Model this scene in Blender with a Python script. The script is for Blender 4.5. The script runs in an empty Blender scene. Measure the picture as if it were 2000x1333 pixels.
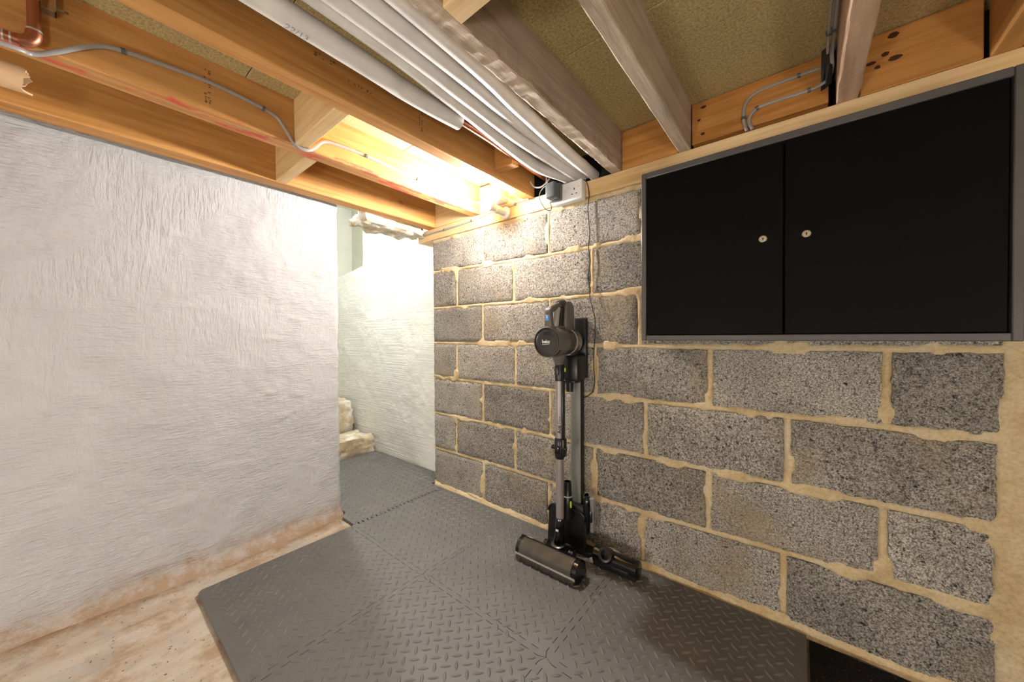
import bpy, bmesh, math, random
import numpy as np
from mathutils import Vector, Matrix

random.seed(7)
SC = bpy.context.scene
COL = SC.collection

# ------------------------------------------------------------------ camera
F_PX, YAW, PITCH, ROLL = 693.1, 0.6836, -0.0121, -0.0058
cam_d = bpy.data.cameras.new('camera')
cam_d.sensor_fit = 'HORIZONTAL'
cam_d.sensor_width = 36.0
cam_d.lens = F_PX / 2000 * 36.0
cam_d.clip_start = 0.02
cam_d.clip_end = 50
cam = bpy.data.objects.new('camera', cam_d)
COL.objects.link(cam)
fw = Vector((-math.sin(YAW) * math.cos(PITCH), math.cos(YAW) * math.cos(PITCH), math.sin(PITCH)))
rt = Vector((math.cos(YAW), math.sin(YAW), 0))
up = rt.cross(fw)
r2 = math.cos(ROLL) * rt + math.sin(ROLL) * up
u2 = -math.sin(ROLL) * rt + math.cos(ROLL) * up
m = Matrix.Identity(4)
for i in range(3):
    m[i][0], m[i][1], m[i][2] = r2[i], u2[i], -fw[i]
m[2][3] = 0.95
cam.matrix_world = m
SC.camera = cam

# ------------------------------------------------------------------ world, exposure, lamp strengths
world = bpy.data.worlds.new('world')
SC.world = world
world.use_nodes = True
world.node_tree.nodes['Background'].inputs[0].default_value = (0.02, 0.02, 0.02, 1)
world.node_tree.nodes['Background'].inputs[1].default_value = 1.0
SC.view_settings.view_transform = 'Standard'
SC.view_settings.look = 'None'
SC.view_settings.gamma = 1.0
SC.view_settings.use_curve_mapping = False
SC.view_settings.exposure = 0.0
BULB_WALL = 2800.0      # emission of the bulb on the wall plate
GLOBE_FILL = 79.0      # emission of the two fill globes added behind the viewer
BULB_STAIR = 2100.0     # emission of the bulb over the stair
WARM = (1.0, 0.955, 0.88)
COOL = (0.97, 1.0, 0.93)

WY = 1.449             # face of the block wall
JB = 1.64              # underside of the joists
CEIL = 1.80
MAT_T = 0.012

# ------------------------------------------------------------------ node helpers
def new_mat(name):
    mt = bpy.data.materials.new(name)
    mt.use_nodes = True
    nt = mt.node_tree
    for n in list(nt.nodes):
        nt.nodes.remove(n)
    out = nt.nodes.new('ShaderNodeOutputMaterial')
    b = nt.nodes.new('ShaderNodeBsdfPrincipled')
    nt.links.new(b.outputs[0], out.inputs[0])
    return mt, nt, b

def N(nt, t, **kw):
    n = nt.nodes.new('ShaderNode' + t)
    for k, v in kw.items():
        if k.startswith('i_'):
            n.inputs[k[2:].replace('_', ' ')].default_value = v
        else:
            setattr(n, k, v)
    return n

def coords(nt, scale=(1, 1, 1), rot=(0, 0, 0), rand=False):
    tc = N(nt, 'TexCoord')
    mp = N(nt, 'Mapping')
    mp.inputs['Scale'].default_value = scale
    mp.inputs['Rotation'].default_value = rot
    src = tc.outputs['Object']
    if rand:
        oi = N(nt, 'ObjectInfo')
        mul = N(nt, 'Math', operation='MULTIPLY')
        mul.inputs[1].default_value = 37.0
        nt.links.new(oi.outputs['Random'], mul.inputs[0])
        ad = N(nt, 'VectorMath', operation='ADD')
        nt.links.new(src, ad.inputs[0])
        nt.links.new(mul.outputs[0], ad.inputs[1])
        src = ad.outputs[0]
    nt.links.new(src, mp.inputs[0])
    return mp.outputs[0]

def noise(nt, vec, scale, detail=4, rough=0.55, dist=0.0):
    n = N(nt, 'TexNoise')
    n.inputs['Scale'].default_value = scale
    n.inputs['Detail'].default_value = detail
    n.inputs['Roughness'].default_value = rough
    n.inputs['Distortion'].default_value = dist
    nt.links.new(vec, n.inputs['Vector'])
    return n.outputs[0]

def ramp(nt, fac, stops):
    r = N(nt, 'ValToRGB')
    e = r.color_ramp.elements
    while len(e) < len(stops):
        e.new(0.5)
    for el, (p, c) in zip(e, stops):
        el.position = p
        el.color = c if len(c) == 4 else (*c, 1)
    nt.links.new(fac, r.inputs[0])
    return r.outputs[0]

def g(v):
    return (v, v, v)

def mix(nt, fac, a, b, blend='MIX'):
    x = N(nt, 'Mix', data_type='RGBA', blend_type=blend)
    if isinstance(fac, (int, float)):
        x.inputs[0].default_value = fac
    else:
        nt.links.new(fac, x.inputs[0])
    for s, v in ((6, a), (7, b)):
        if isinstance(v, tuple):
            x.inputs[s].default_value = (*v, 1) if len(v) == 3 else v
        else:
            nt.links.new(v, x.inputs[s])
    return x.outputs[2]

def math_n(nt, op, a, b=None):
    x = N(nt, 'Math', operation=op)
    for s, v in ((0, a), (1, b)):
        if v is None:
            continue
        if isinstance(v, (int, float)):
            x.inputs[s].default_value = v
        else:
            nt.links.new(v, x.inputs[s])
    return x.outputs[0]

def bump(nt, b, h, strength, dist):
    x = N(nt, 'Bump')
    x.inputs['Strength'].default_value = strength
    x.inputs['Distance'].default_value = dist
    nt.links.new(h, x.inputs['Height'])
    nt.links.new(x.outputs[0], b.inputs['Normal'])

def plain(name, col, rough=0.5, metal=0.0, spec=0.5, grain=0.0, gscale=300, emit=None):
    mt, nt, b = new_mat(name)
    v = coords(nt)
    n = noise(nt, v, 14, 3)
    c = ramp(nt, n, [(0.3, tuple(x * 0.9 for x in col)), (0.7, tuple(min(1, x * 1.08) for x in col))])
    nt.links.new(c, b.inputs['Base Color'])
    b.inputs['Roughness'].default_value = rough
    b.inputs['Metallic'].default_value = metal
    b.inputs['Specular IOR Level'].default_value = spec
    if grain:
        bump(nt, b, noise(nt, v, gscale, 2), grain, 0.001)
    if emit:
        b.inputs['Emission Color'].default_value = (*emit[0], 1)
        b.inputs['Emission Strength'].default_value = emit[1]
    return mt

# ------------------------------------------------------------------ materials
M = {}

def mat_block():
    mt, nt, b = new_mat('concrete_block')
    v = coords(nt, rand=True)
    oi = N(nt, 'ObjectInfo')
    fine = noise(nt, v, 260, 3, 0.7)
    med = noise(nt, v, 70, 4, 0.7)
    big = noise(nt, v, 7, 3)
    c = ramp(nt, big, [(0.3, (0.243, 0.222, 0.195)), (0.7, (0.345, 0.315, 0.272))])
    c = mix(nt, 0.75, c, ramp(nt, fine, [(0.32, g(0.12)), (0.5, g(1.0)), (0.68, g(1.8))]), 'MULTIPLY')
    mid = noise(nt, v, 130, 3, 0.6)
    c = mix(nt, 0.7, c, ramp(nt, mid, [(0.32, g(0.25)), (0.5, g(1.0)), (0.7, g(1.5))]), 'MULTIPLY')
    pits = ramp(nt, med, [(0.33, g(0.06)), (0.40, g(1.0))])
    c = mix(nt, 0.85, c, pits, 'MULTIPLY')
    tone = ramp(nt, oi.outputs['Random'], [(0.0, g(0.78)), (1.0, g(1.18))])
    c = mix(nt, 1.0, c, tone, 'MULTIPLY')
    stain = ramp(nt, noise(nt, v, 3.1, 3), [(0.56, g(0.0)), (0.72, g(0.55))])
    c = mix(nt, stain, c, (0.33, 0.245, 0.14))
    nt.links.new(c, b.inputs['Base Color'])
    b.inputs['Roughness'].default_value = 0.95
    b.inputs['Specular IOR Level'].default_value = 0.2
    h = math_n(nt, 'ADD', math_n(nt, 'ADD', math_n(nt, 'MULTIPLY', fine, 0.5), mid), pits)
    bump(nt, b, h, 0.8, 0.004)
    return mt

def mat_mortar():
    mt, nt, b = new_mat('mortar')
    v = coords(nt)
    n1 = noise(nt, v, 9, 4)
    n2 = noise(nt, v, 120, 4, 0.65)
    c = ramp(nt, n1, [(0.3, (0.50, 0.36, 0.19)), (0.5, (0.60, 0.47, 0.28)), (0.72, (0.64, 0.54, 0.38))])
    c = mix(nt, 0.5, c, ramp(nt, n2, [(0.3, g(0.55)), (0.6, g(1.1))]), 'MULTIPLY')
    nt.links.new(c, b.inputs['Base Color'])
    b.inputs['Roughness'].default_value = 0.95
    b.inputs['Specular IOR Level'].default_value = 0.2
    bump(nt, b, n2, 0.5, 0.003)
    return mt

def mat_plaster(name, tint, dirt=True):
    mt, nt, b = new_mat(name)
    v = coords(nt)
    c = ramp(nt, noise(nt, v, 4.5, 5), [(0.3, tuple(x * 0.93 for x in tint)), (0.7, tint)])
    if dirt:
        tc = N(nt, 'TexCoord')
        sp = N(nt, 'SeparateXYZ')
        nt.links.new(tc.outputs['Object'], sp.inputs[0])
        zz = math_n(nt, 'ADD', sp.outputs[2], math_n(nt, 'MULTIPLY', noise(nt, v, 13, 6, 0.75), -0.24))
        zz = math_n(nt, 'ADD', zz, 0.115)
        c = mix(nt, ramp(nt, zz, [(0.0, g(0.85)), (0.03, g(0.45)), (0.07, g(0.14)), (0.13, g(0.0))]), c, (0.36, 0.23, 0.13))
        spots = ramp(nt, noise(nt, v, 16, 5, 0.7), [(0.66, g(0.0)), (0.78, g(0.35))])
        c = mix(nt, spots, c, (0.55, 0.43, 0.30))
    nt.links.new(c, b.inputs['Base Color'])
    b.inputs['Roughness'].default_value = 0.85
    b.inputs['Specular IOR Level'].default_value = 0.25
    # brush strokes running different ways in different patches
    va = coords(nt, (1, 10, 70), (0.35, 0, 0))
    vb = coords(nt, (1, 60, 9), (0.6, 0, 0))
    vc = coords(nt, (1, 16, 100), (-0.25, 0, 0))
    wv = noise(nt, v, 2.2, 2)
    m1 = ramp(nt, wv, [(0.42, g(0)), (0.5, g(1))])
    m2 = ramp(nt, noise(nt, coords(nt, rot=(1, 0.4, 0)), 3.0, 2), [(0.45, g(0)), (0.53, g(1))])
    st = mix(nt, m1, noise(nt, va, 1.6, 3, 0.6, 0.6), noise(nt, vb, 1.6, 3, 0.6, 0.6))
    st = mix(nt, m2, st, noise(nt, vc, 1.4, 3, 0.6, 0.8))
    lumps = noise(nt, v, 30, 6, 0.65)
    h = mix(nt, 0.5, st, lumps)
    bump(nt, b, h, 0.9, 0.013)
    return mt

def mat_wood(name, dark, light, axis='Y', rough=0.6, knots=True, paint=False, rough_sawn=0.0):
    mt, nt, b = new_mat(name)
    sc = {'Y': (26, 1.3, 26), 'X': (1.3, 26, 26), 'Z': (26, 26, 1.3)}[axis]
    v = coords(nt, sc, rand=True)
    w = coords(nt, rand=True)
    grain = noise(nt, v, 1.5, 6, 0.6, 0.8)
    mid = tuple((a + c) / 2 for a, c in zip(dark, light))
    c = ramp(nt, grain, [(0.28, dark), (0.48, mid), (0.7, light)])
    c = mix(nt, 0.35, c, ramp(nt, noise(nt, w, 5, 4), [(0.3, g(0.62)), (0.7, g(1.15))]), 'MULTIPLY')
    if knots:
        vo = N(nt, 'TexVoronoi')
        vo.inputs['Scale'].default_value = 4.2
        ks = {'Y': (1, .55, 1), 'X': (.55, 1, 1), 'Z': (1, 1, .55)}[axis]
        nt.links.new(coords(nt, ks, rand=True), vo.inputs['Vector'])
        k = ramp(nt, vo.outputs['Distance'], [(0.03, g(0.85)), (0.075, g(0.0))])
        c = mix(nt, k, c, tuple(x * 0.22 for x in dark))
    if paint:
        tc = N(nt, 'TexCoord')
        sp = N(nt, 'SeparateXYZ')
        nt.links.new(tc.outputs['Object'], sp.inputs[0])
        low = ramp(nt, sp.outputs[2], [(0.010, g(1)), (0.020, g(0))])
        pn = noise(nt, coords(nt, (18, 5, 18)), 1.0, 4, 0.7)
        pm = math_n(nt, 'MULTIPLY', low, ramp(nt, pn, [(0.50, g(0)), (0.58, g(0.85))]))
        c = mix(nt, pm, c, (0.62, 0.06, 0.05))
    nt.links.new(c, b.inputs['Base Color'])
    b.inputs['Roughness'].default_value = rough
    b.inputs['Specular IOR Level'].default_value = 0.3
    fs = {'Y': (60, 8, 60), 'X': (8, 60, 60), 'Z': (60, 60, 8)}[axis]
    fn = noise(nt, coords(nt, fs, rand=True), 3, 4, 0.7)
    bump(nt, b, fn, 0.18 + rough_sawn, 0.0015 + rough_sawn * 0.003)
    return mt

def mat_chipboard():
    mt, nt, b = new_mat('chipboard')
    v = coords(nt)
    n = noise(nt, v, 150, 4, 0.75)
    c = ramp(nt, n, [(0.3, (0.22, 0.16, 0.065)), (0.5, (0.47, 0.37, 0.17)), (0.7, (0.66, 0.54, 0.28))])
    c = mix(nt, 0.35, c, ramp(nt, noise(nt, v, 5, 3), [(0.3, g(0.75)), (0.7, g(1.1))]), 'MULTIPLY')
    nt.links.new(c, b.inputs['Base Color'])
    b.inputs['Roughness'].default_value = 0.85
    bump(nt, b, n, 0.2, 0.001)
    return mt

def mat_floor():
    mt, nt, b = new_mat('old_concrete')
    v = coords(nt, (9, 2.2, 1), (0, 0, 0.25))
    w = coords(nt)
    n = noise(nt, v, 1.2, 7, 0.65, 0.8)
    c = ramp(nt, n, [(0.25, (0.34, 0.25, 0.17)), (0.42, (0.50, 0.42, 0.33)), (0.6, (0.58, 0.52, 0.45)), (0.78, (0.62, 0.54, 0.42))])
    brown = ramp(nt, noise(nt, w, 5, 6, 0.7), [(0.50, g(0)), (0.60, g(0.7)), (0.74, g(0.9))])
    c = mix(nt, brown, c, (0.36, 0.24, 0.14))
    grey = ramp(nt, noise(nt, coords(nt, (4, 9, 1), (0, 0, 0.9)), 1.3, 5, 0.6), [(0.52, g(0)), (0.66, g(0.6))])
    c = mix(nt, grey, c, (0.42, 0.41, 0.39))
    tc = N(nt, 'TexCoord')
    sp = N(nt, 'SeparateXYZ')
    nt.links.new(tc.outputs['Object'], sp.inputs[0])
    xx = math_n(nt, 'ADD', sp.outputs[0], math_n(nt, 'MULTIPLY', noise(nt, w, 14, 6, 0.75), 0.26))
    c = mix(nt, ramp(nt, math_n(nt, 'ADD', xx, 2.0), [(0.24, g(0.85)), (0.33, g(0.0))]), c, (0.27, 0.155, 0.075))
    grit = ramp(nt, noise(nt, w, 90, 2), [(0.27, g(0.2)), (0.32, g(1))])
    c = mix(nt, 1.0, c, grit, 'MULTIPLY')
    nt.links.new(c, b.inputs['Base Color'])
    b.inputs['Roughness'].default_value = 0.9
    bump(nt, b, noise(nt, w, 40, 6, 0.7), 0.7, 0.006)
    return mt

def mat_rubber_speck():
    mt, nt, b = new_mat('speckled_rubber')
    v = coords(nt)
    s = ramp(nt, noise(nt, v, 190, 2), [(0.66, g(0)), (0.70, g(1))])
    c = mix(nt, s, (0.007, 0.006, 0.006), (0.16, 0.055, 0.045))
    nt.links.new(c, b.inputs['Base Color'])
    b.inputs['Roughness'].default_value = 0.9
    b.inputs['Specular IOR Level'].default_value = 0.15
    bump(nt, b, noise(nt, v, 220, 3), 0.4, 0.002)
    return mt

def mat_foam():
    mt, nt, b = new_mat('foam_mat')
    v = coords(nt)
    c = ramp(nt, noise(nt, v, 6, 4), [(0.3, (0.096, 0.092, 0.087)), (0.7, (0.120, 0.115, 0.109))])
    dust = ramp(nt, noise(nt, v, 170, 2), [(0.745, g(0)), (0.77, g(0.5))])
    c = mix(nt, dust, c, (0.5, 0.46, 0.4))
    nt.links.new(c, b.inputs['Base Color'])
    b.inputs['Roughness'].default_value = 0.60
    b.inputs['Specular IOR Level'].default_value = 0.8
    bump(nt, b, noise(nt, v, 500, 2), 0.08, 0.0006)
    return mt

def mat_stone():
    mt, nt, b = new_mat('rough_stone')
    v = coords(nt)
    n = noise(nt, v, 9, 6, 0.65)
    c = ramp(nt, n, [(0.3, (0.36, 0.26, 0.15)), (0.5, (0.58, 0.49, 0.36)), (0.62, (0.78, 0.75, 0.69))])
    nt.links.new(c, b.inputs['Base Color'])
    b.inputs['Roughness'].default_value = 0.9
    bump(nt, b, noise(nt, v, 45, 5), 0.6, 0.006)
    return mt

def mat_clear():
    mt, nt, b = new_mat('smoked_plastic')
    v = coords(nt)
    c = ramp(nt, noise(nt, v, 30, 3), [(0.3, (0.21, 0.185, 0.15)), (0.7, (0.32, 0.285, 0.235))])
    nt.links.new(c, b.inputs['Base Color'])
    b.inputs['Roughness'].default_value = 0.06
    b.inputs['Transmission Weight'].default_value = 0.7
    b.inputs['IOR'].default_value = 1.35
    return mt

M['block'] = mat_block()
M['mortar'] = mat_mortar()
M['plaster'] = mat_plaster('white_plaster', (0.515, 0.512, 0.515))
M['plaster2'] = mat_plaster('stair_plaster', (0.80, 0.79, 0.73), dirt=False)
M['cream'] = mat_plaster('alcove_cream', (0.60, 0.59, 0.48), dirt=False)
M['wood_orange'] = mat_wood('pine_orange', (0.40, 0.165, 0.035), (0.62, 0.32, 0.105))
M['wood_paint'] = mat_wood('pine_paint', (0.42, 0.18, 0.045), (0.63, 0.34, 0.12), paint=True)
M['wood_pale'] = mat_wood('pine_pale', (0.60, 0.38, 0.16), (0.78, 0.57, 0.31), axis='X', knots=False)
M['wood_orange_x'] = mat_wood('pine_orange_x', (0.36, 0.135, 0.022), (0.60, 0.29, 0.085), axis='X')
M['wood_grey'] = mat_wood('sawn_grey', (0.38, 0.285, 0.20), (0.62, 0.50, 0.385), rough=0.85, knots=False, rough_sawn=0.5)
M['wood_pink'] = mat_wood('sawn_pink', (0.46, 0.28, 0.17), (0.68, 0.48, 0.33), rough=0.75, rough_sawn=0.3)
M['chip'] = mat_chipboard()
M['floor'] = mat_floor()
M['foam'] = mat_foam()
M['speck'] = mat_rubber_speck()
M['stone'] = mat_stone()
M['lag'] = plain('pipe_lagging', (0.70, 0.665, 0.63), 0.55, grain=0.25, gscale=120)
M['copper'] = plain('copper', (0.42, 0.16, 0.09), 0.38, 0.9)
M['solder'] = plain('solder', (0.60, 0.56, 0.52), 0.4, 0.8)
M['cab_frame'] = plain('cabinet_frame', (0.085, 0.080, 0.078), 0.45, 0.0, 0.5, 0.3, 400)
M['cab_door'] = plain('cabinet_door', (0.0022, 0.0019, 0.0017), 0.5, 0.0, 0.09)
M['chrome'] = plain('chrome', (0.72, 0.70, 0.66), 0.22, 1.0)
M['black'] = plain('black_plastic', (0.008, 0.008, 0.008), 0.32)
M['gloss'] = plain('gloss_black', (0.006, 0.006, 0.007), 0.10, spec=0.6)
M['taupe'] = plain('taupe_plastic', (0.125, 0.112, 0.10), 0.33)
M['taupe_d'] = plain('dark_taupe', (0.040, 0.036, 0.033), 0.25)
M['wand'] = plain('taupe_metal', (0.30, 0.265, 0.255), 0.38, 0.35)
M['alu'] = plain('grey_aluminium', (0.30, 0.315, 0.29), 0.42, 0.45)
M['silver'] = plain('silver_grip', (0.50, 0.485, 0.46), 0.28, 0.3)
M['clear'] = mat_clear()
M['lime'] = plain('lime', (0.55, 0.68, 0.02), 0.5)
M['ink'] = plain('ink', (0.012, 0.012, 0.012), 0.6)
M['print_white'] = plain('print_white', (0.85, 0.85, 0.85), 0.5)
M['blue'] = plain('display_blue', (0.08, 0.30, 0.62), 0.3, emit=((0.10, 0.42, 1.0), 0.12))
M['white_plastic'] = plain('white_plastic', (0.74, 0.72, 0.69), 0.35)
M['grey_plastic'] = plain('grey_plastic', (0.075, 0.080, 0.084), 0.4)
M['cable'] = plain('grey_cable', (0.30, 0.285, 0.27), 0.4)
M['clip'] = plain('clip_grey', (0.10, 0.10, 0.10), 0.5)
M['bristle'] = plain('bristle_white', (0.62, 0.60, 0.57), 0.7)
M['brush_dark'] = plain('brush_dark', (0.055, 0.045, 0.036), 0.8)
M['card'] = plain('torn_card', (0.66, 0.44, 0.25), 0.8, grain=0.3, gscale=60)
M['galv'] = plain('galvanised', (0.45, 0.44, 0.42), 0.35, 0.9)
M['dark'] = plain('void_shade', (0.015, 0.013, 0.012), 0.9)  # near-black colour standing in for shade in gaps and holes

def mat_emit(name, col, s):
    mt, nt, b = new_mat(name)
    v = coords(nt)
    c = ramp(nt, noise(nt, v, 5, 1), [(0.0, col), (1.0, col)])
    b.inputs['Base Color'].default_value = (0.9, 0.9, 0.88, 1)
    nt.links.new(c, b.inputs['Emission Color'])
    b.inputs['Emission Strength'].default_value = s
    return mt
M['bulb_wall'] = mat_emit('bulb_lit_wall', (1.0, 0.98, 0.96), BULB_WALL)
M['globe_fill'] = mat_emit('globe_lit_fill', WARM, GLOBE_FILL)
M['bulb_stair'] = mat_emit('bulb_lit_stair', COOL, BULB_STAIR)

# ------------------------------------------------------------------ mesh helpers
class MB:
    def __init__(s):
        s.v, s.f = [], []
    def add(s, verts, faces):
        o = len(s.v)
        s.v += [tuple(p) for p in verts]
        s.f += [tuple(i + o for i in f) for f in faces]
        return s
    def box(s, x0, x1, y0, y1, z0, z1, bev=0.0, seg=2):
        bm = bmesh.new()
        bmesh.ops.create_cube(bm, size=1)
        for v in bm.verts:
            v.co = Vector(((x0 + x1) / 2 + v.co.x * (x1 - x0), (y0 + y1) / 2 + v.co.y * (y1 - y0), (z0 + z1) / 2 + v.co.z * (z1 - z0)))
        if bev > 0:
            bmesh.ops.bevel(bm, geom=bm.edges[:], offset=bev, segments=seg, affect='EDGES', profile=0.5)
        bm.verts.index_update()
        s.add([v.co for v in bm.verts], [[v.index for v in f.verts] for f in bm.faces])
        bm.free()
        return s
    def grid(s, P, wrap=False, flip=False):
        P = np.asarray(P)
        a, b = P.shape[:2]
        fs = []
        for i in range(a - 1):
            for j in range(b if wrap else b - 1):
                k = (j + 1) % b
                q = (i * b + j, i * b + k, (i + 1) * b + k, (i + 1) * b + j)
                fs.append(q[::-1] if flip else q)
        return s.add(P.reshape(-1, 3).tolist(), fs)
    def rev(s, prof, o, axis, seg=24, a0=0.0, a1=None, ref=None, caps=True):
        """profile [(t, r)] turned round an axis through o"""
        ax = Vector(axis).normalized()
        rf = Vector(ref) if ref else (Vector((0, 0, 1)) if abs(ax.z) < 0.9 else Vector((1, 0, 0)))
        e1 = (rf - ax * rf.dot(ax)).normalized()
        e2 = ax.cross(e1)
        full = a1 is None
        n = seg if full else seg + 1
        P = []
        for t, r in prof:
            row = []
            for k in range(n):
                a = (2 * math.pi * k / seg) if full else a0 + (a1 - a0) * k / seg
                row.append(Vector(o) + ax * t + (e1 * math.cos(a) + e2 * math.sin(a)) * max(r, 1e-5))
            P.append(row)
        s.grid([[tuple(p) for p in row] for row in P], wrap=full)
        if full and caps:
            if prof[0][1] > 1e-4:
                s.add(P[0], [tuple(range(n))[::-1]])
            if prof[-1][1] > 1e-4:
                s.add(P[-1], [tuple(range(n))])
        return s
    def tube(s, pts, r, seg=10, flat=1.0, cap=True):
        pts = [Vector(p) for p in pts]
        rows = []
        t0 = (pts[1] - pts[0]).normalized()
        ref = Vector((0, 0, 1)) if abs(t0.z) < 0.9 else Vector((1, 0, 0))
        e1 = (ref - t0 * ref.dot(t0)).normalized()
        for i, p in enumerate(pts):
            a = pts[max(i - 1, 0)]
            b = pts[min(i + 1, len(pts) - 1)]
            t = (b - a).normalized()
            e1 = (e1 - t * e1.dot(t)).normalized()
            e2 = t.cross(e1)
            rr = r[i] if isinstance(r, (list, tuple)) else r
            rows.append([tuple(p + (e1 * math.cos(2 * math.pi * k / seg) + e2 * math.sin(2 * math.pi * k / seg) * flat) * rr) for k in range(seg)])
        s.grid(rows, wrap=True)
        if cap:
            s.add(rows[0], [tuple(range(seg))[::-1]])
            s.add(rows[-1], [tuple(range(seg))])
        return s
    def prism(s, poly, o, u, v, w, d):
        """2-D outline in plane (u, v) at o, pushed d along w"""
        u, v, w, o = Vector(u), Vector(v), Vector(w), Vector(o)
        n = len(poly)
        A = [o + u * a + v * b for a, b in poly]
        B = [p + w * d for p in A]
        s.add(A + B, [tuple(range(n))[::-1], tuple(range(n, 2 * n))] + [(i, (i + 1) % n, n + (i + 1) % n, n + i) for i in range(n)])
        return s

def spline(pts, n=8):
    P = [Vector(p) for p in pts]
    out = []
    for i in range(len(P) - 1):
        a, b, c, d = P[max(i - 1, 0)], P[i], P[i + 1], P[min(i + 2, len(P) - 1)]
        for k in range(n):
            t = k / n
            out.append(0.5 * ((2 * b) + (c - a) * t + (2 * a - 5 * b + 4 * c - d) * t * t + (-a + 3 * b - 3 * c + d) * t ** 3))
    out.append(P[-1])
    return out

def wloc(o):
    p = Vector((0, 0, 0))
    while o is not None:
        p += o.location
        o = o.parent
    return p

def obj(name, mb, mat, parent=None, smooth=False, base=None, auto=True):
    """one mesh object; a top-level one gets its origin at its base"""
    if parent is not None:
        off = wloc(parent)
        loc = Vector((0, 0, 0))
    else:
        if base is None:
            A = np.array(mb.v)
            lo, hi = A.min(0), A.max(0)
            base = ((lo[0] + hi[0]) / 2, (lo[1] + hi[1]) / 2, lo[2])
        off = Vector(base)
        loc = Vector(base)
    me = bpy.data.meshes.new(name)
    me.from_pydata([tuple(Vector(p) - off) for p in mb.v], [], mb.f)
    bm = bmesh.new()
    bm.from_mesh(me)
    bmesh.ops.remove_doubles(bm, verts=bm.verts, dist=1e-6)
    bmesh.ops.recalc_face_normals(bm, faces=bm.faces)
    bm.to_mesh(me)
    bm.free()
    if smooth:
        for p in me.polygons:
            p.use_smooth = True
        if auto:
            me.set_sharp_from_angle(angle=math.radians(38))
    me.materials.append(M[mat] if isinstance(mat, str) else mat)
    o = bpy.data.objects.new(name, me)
    o.location = loc
    COL.objects.link(o)
    if parent is not None:
        o.parent = parent
    return o

def tag(o, label, cat, group=None):
    o['label'] = label
    o['category'] = cat
    if group:
        o['group'] = group
    return o

def thing(name, label, cat, loc, group=None):
    o = bpy.data.objects.new(name, None)
    o.empty_display_size = 0.05
    o.location = loc
    COL.objects.link(o)
    return tag(o, label, cat, group)

def struct(o, label, cat=None):
    o['kind'] = 'structure'
    o['label'] = label
    if cat:
        o['category'] = cat
    return o

# value noise on numpy arrays
_rs = np.random.RandomState(3)
_T = _rs.rand(256, 256) * 2 - 1
def vnoise(x, y):
    xi, yi = np.floor(x).astype(int), np.floor(y).astype(int)
    fx, fy = x - xi, y - yi
    fx, fy = fx * fx * (3 - 2 * fx), fy * fy * (3 - 2 * fy)
    a, b = _T[xi % 256, yi % 256], _T[(xi + 1) % 256, yi % 256]
    c, d = _T[xi % 256, (yi + 1) % 256], _T[(xi + 1) % 256, (yi + 1) % 256]
    return (a * (1 - fx) + b * fx) * (1 - fy) + (c * (1 - fx) + d * fx) * fy
def fbm(x, y, o=4):
    s, a = 0, 1.0
    for k in range(o):
        s = s + a * vnoise(x * 2 ** k + 17.3 * k, y * 2 ** k + 5.1 * k)
        a *= 0.5
    return s

def text_mesh(txt, size, bold=0.0):
    cu = bpy.data.curves.new('txt', 'FONT')
    cu.body = txt
    cu.size = size
    cu.offset = bold
    cu.align_x = 'CENTER'
    cu.resolution_u = 3
    o = bpy.data.objects.new('txt', cu)
    COL.objects.link(o)
    dg = bpy.context.evaluated_depsgraph_get()
    me = bpy.data.meshes.new_from_object(o.evaluated_get(dg))
    bm = bmesh.new()
    bm.from_mesh(me)
    bmesh.ops.triangulate(bm, faces=bm.faces[:])
    for _ in range(3):
        long_e = [e for e in bm.edges if e.calc_length() > size * 0.16]
        if not long_e:
            break
        bmesh.ops.subdivide_edges(bm, edges=long_e, cuts=1)
        bmesh.ops.triangulate(bm, faces=bm.faces[:])
    bm.to_mesh(me)
    bm.free()
    V = [(v.co.x, v.co.y) for v in me.vertices]
    Fc = [tuple(p.vertices) for p in me.polygons]
    bpy.data.objects.remove(o)
    bpy.data.curves.remove(cu)
    bpy.data.meshes.remove(me)
    return V, Fc

# ================================================================== STRUCTURE
# ---- floor
xs = np.concatenate([np.linspace(-3.7, -2.0, 10), np.linspace(-1.98, -0.9, 110), np.linspace(-0.85, 2.0, 20)])
ys = np.concatenate([np.linspace(-2.2, -0.3, 15), np.linspace(-0.28, 0.95, 120), np.linspace(1.0, 1.7, 10)])
X, Y = np.meshgrid(xs, ys, indexing='ij')
Z = -0.003 - 0.003 * np.abs(fbm(X * 5, Y * 5, 4))
mb = MB().grid(np.stack([X, Y, Z], -1))
mb.box(-3.7, 2.0, -2.2, 1.7, -0.1, -0.02)
struct(obj('floor', mb, 'floor', smooth=True, base=(0, 0, 0)), 'worn stained concrete cellar floor')

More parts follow.
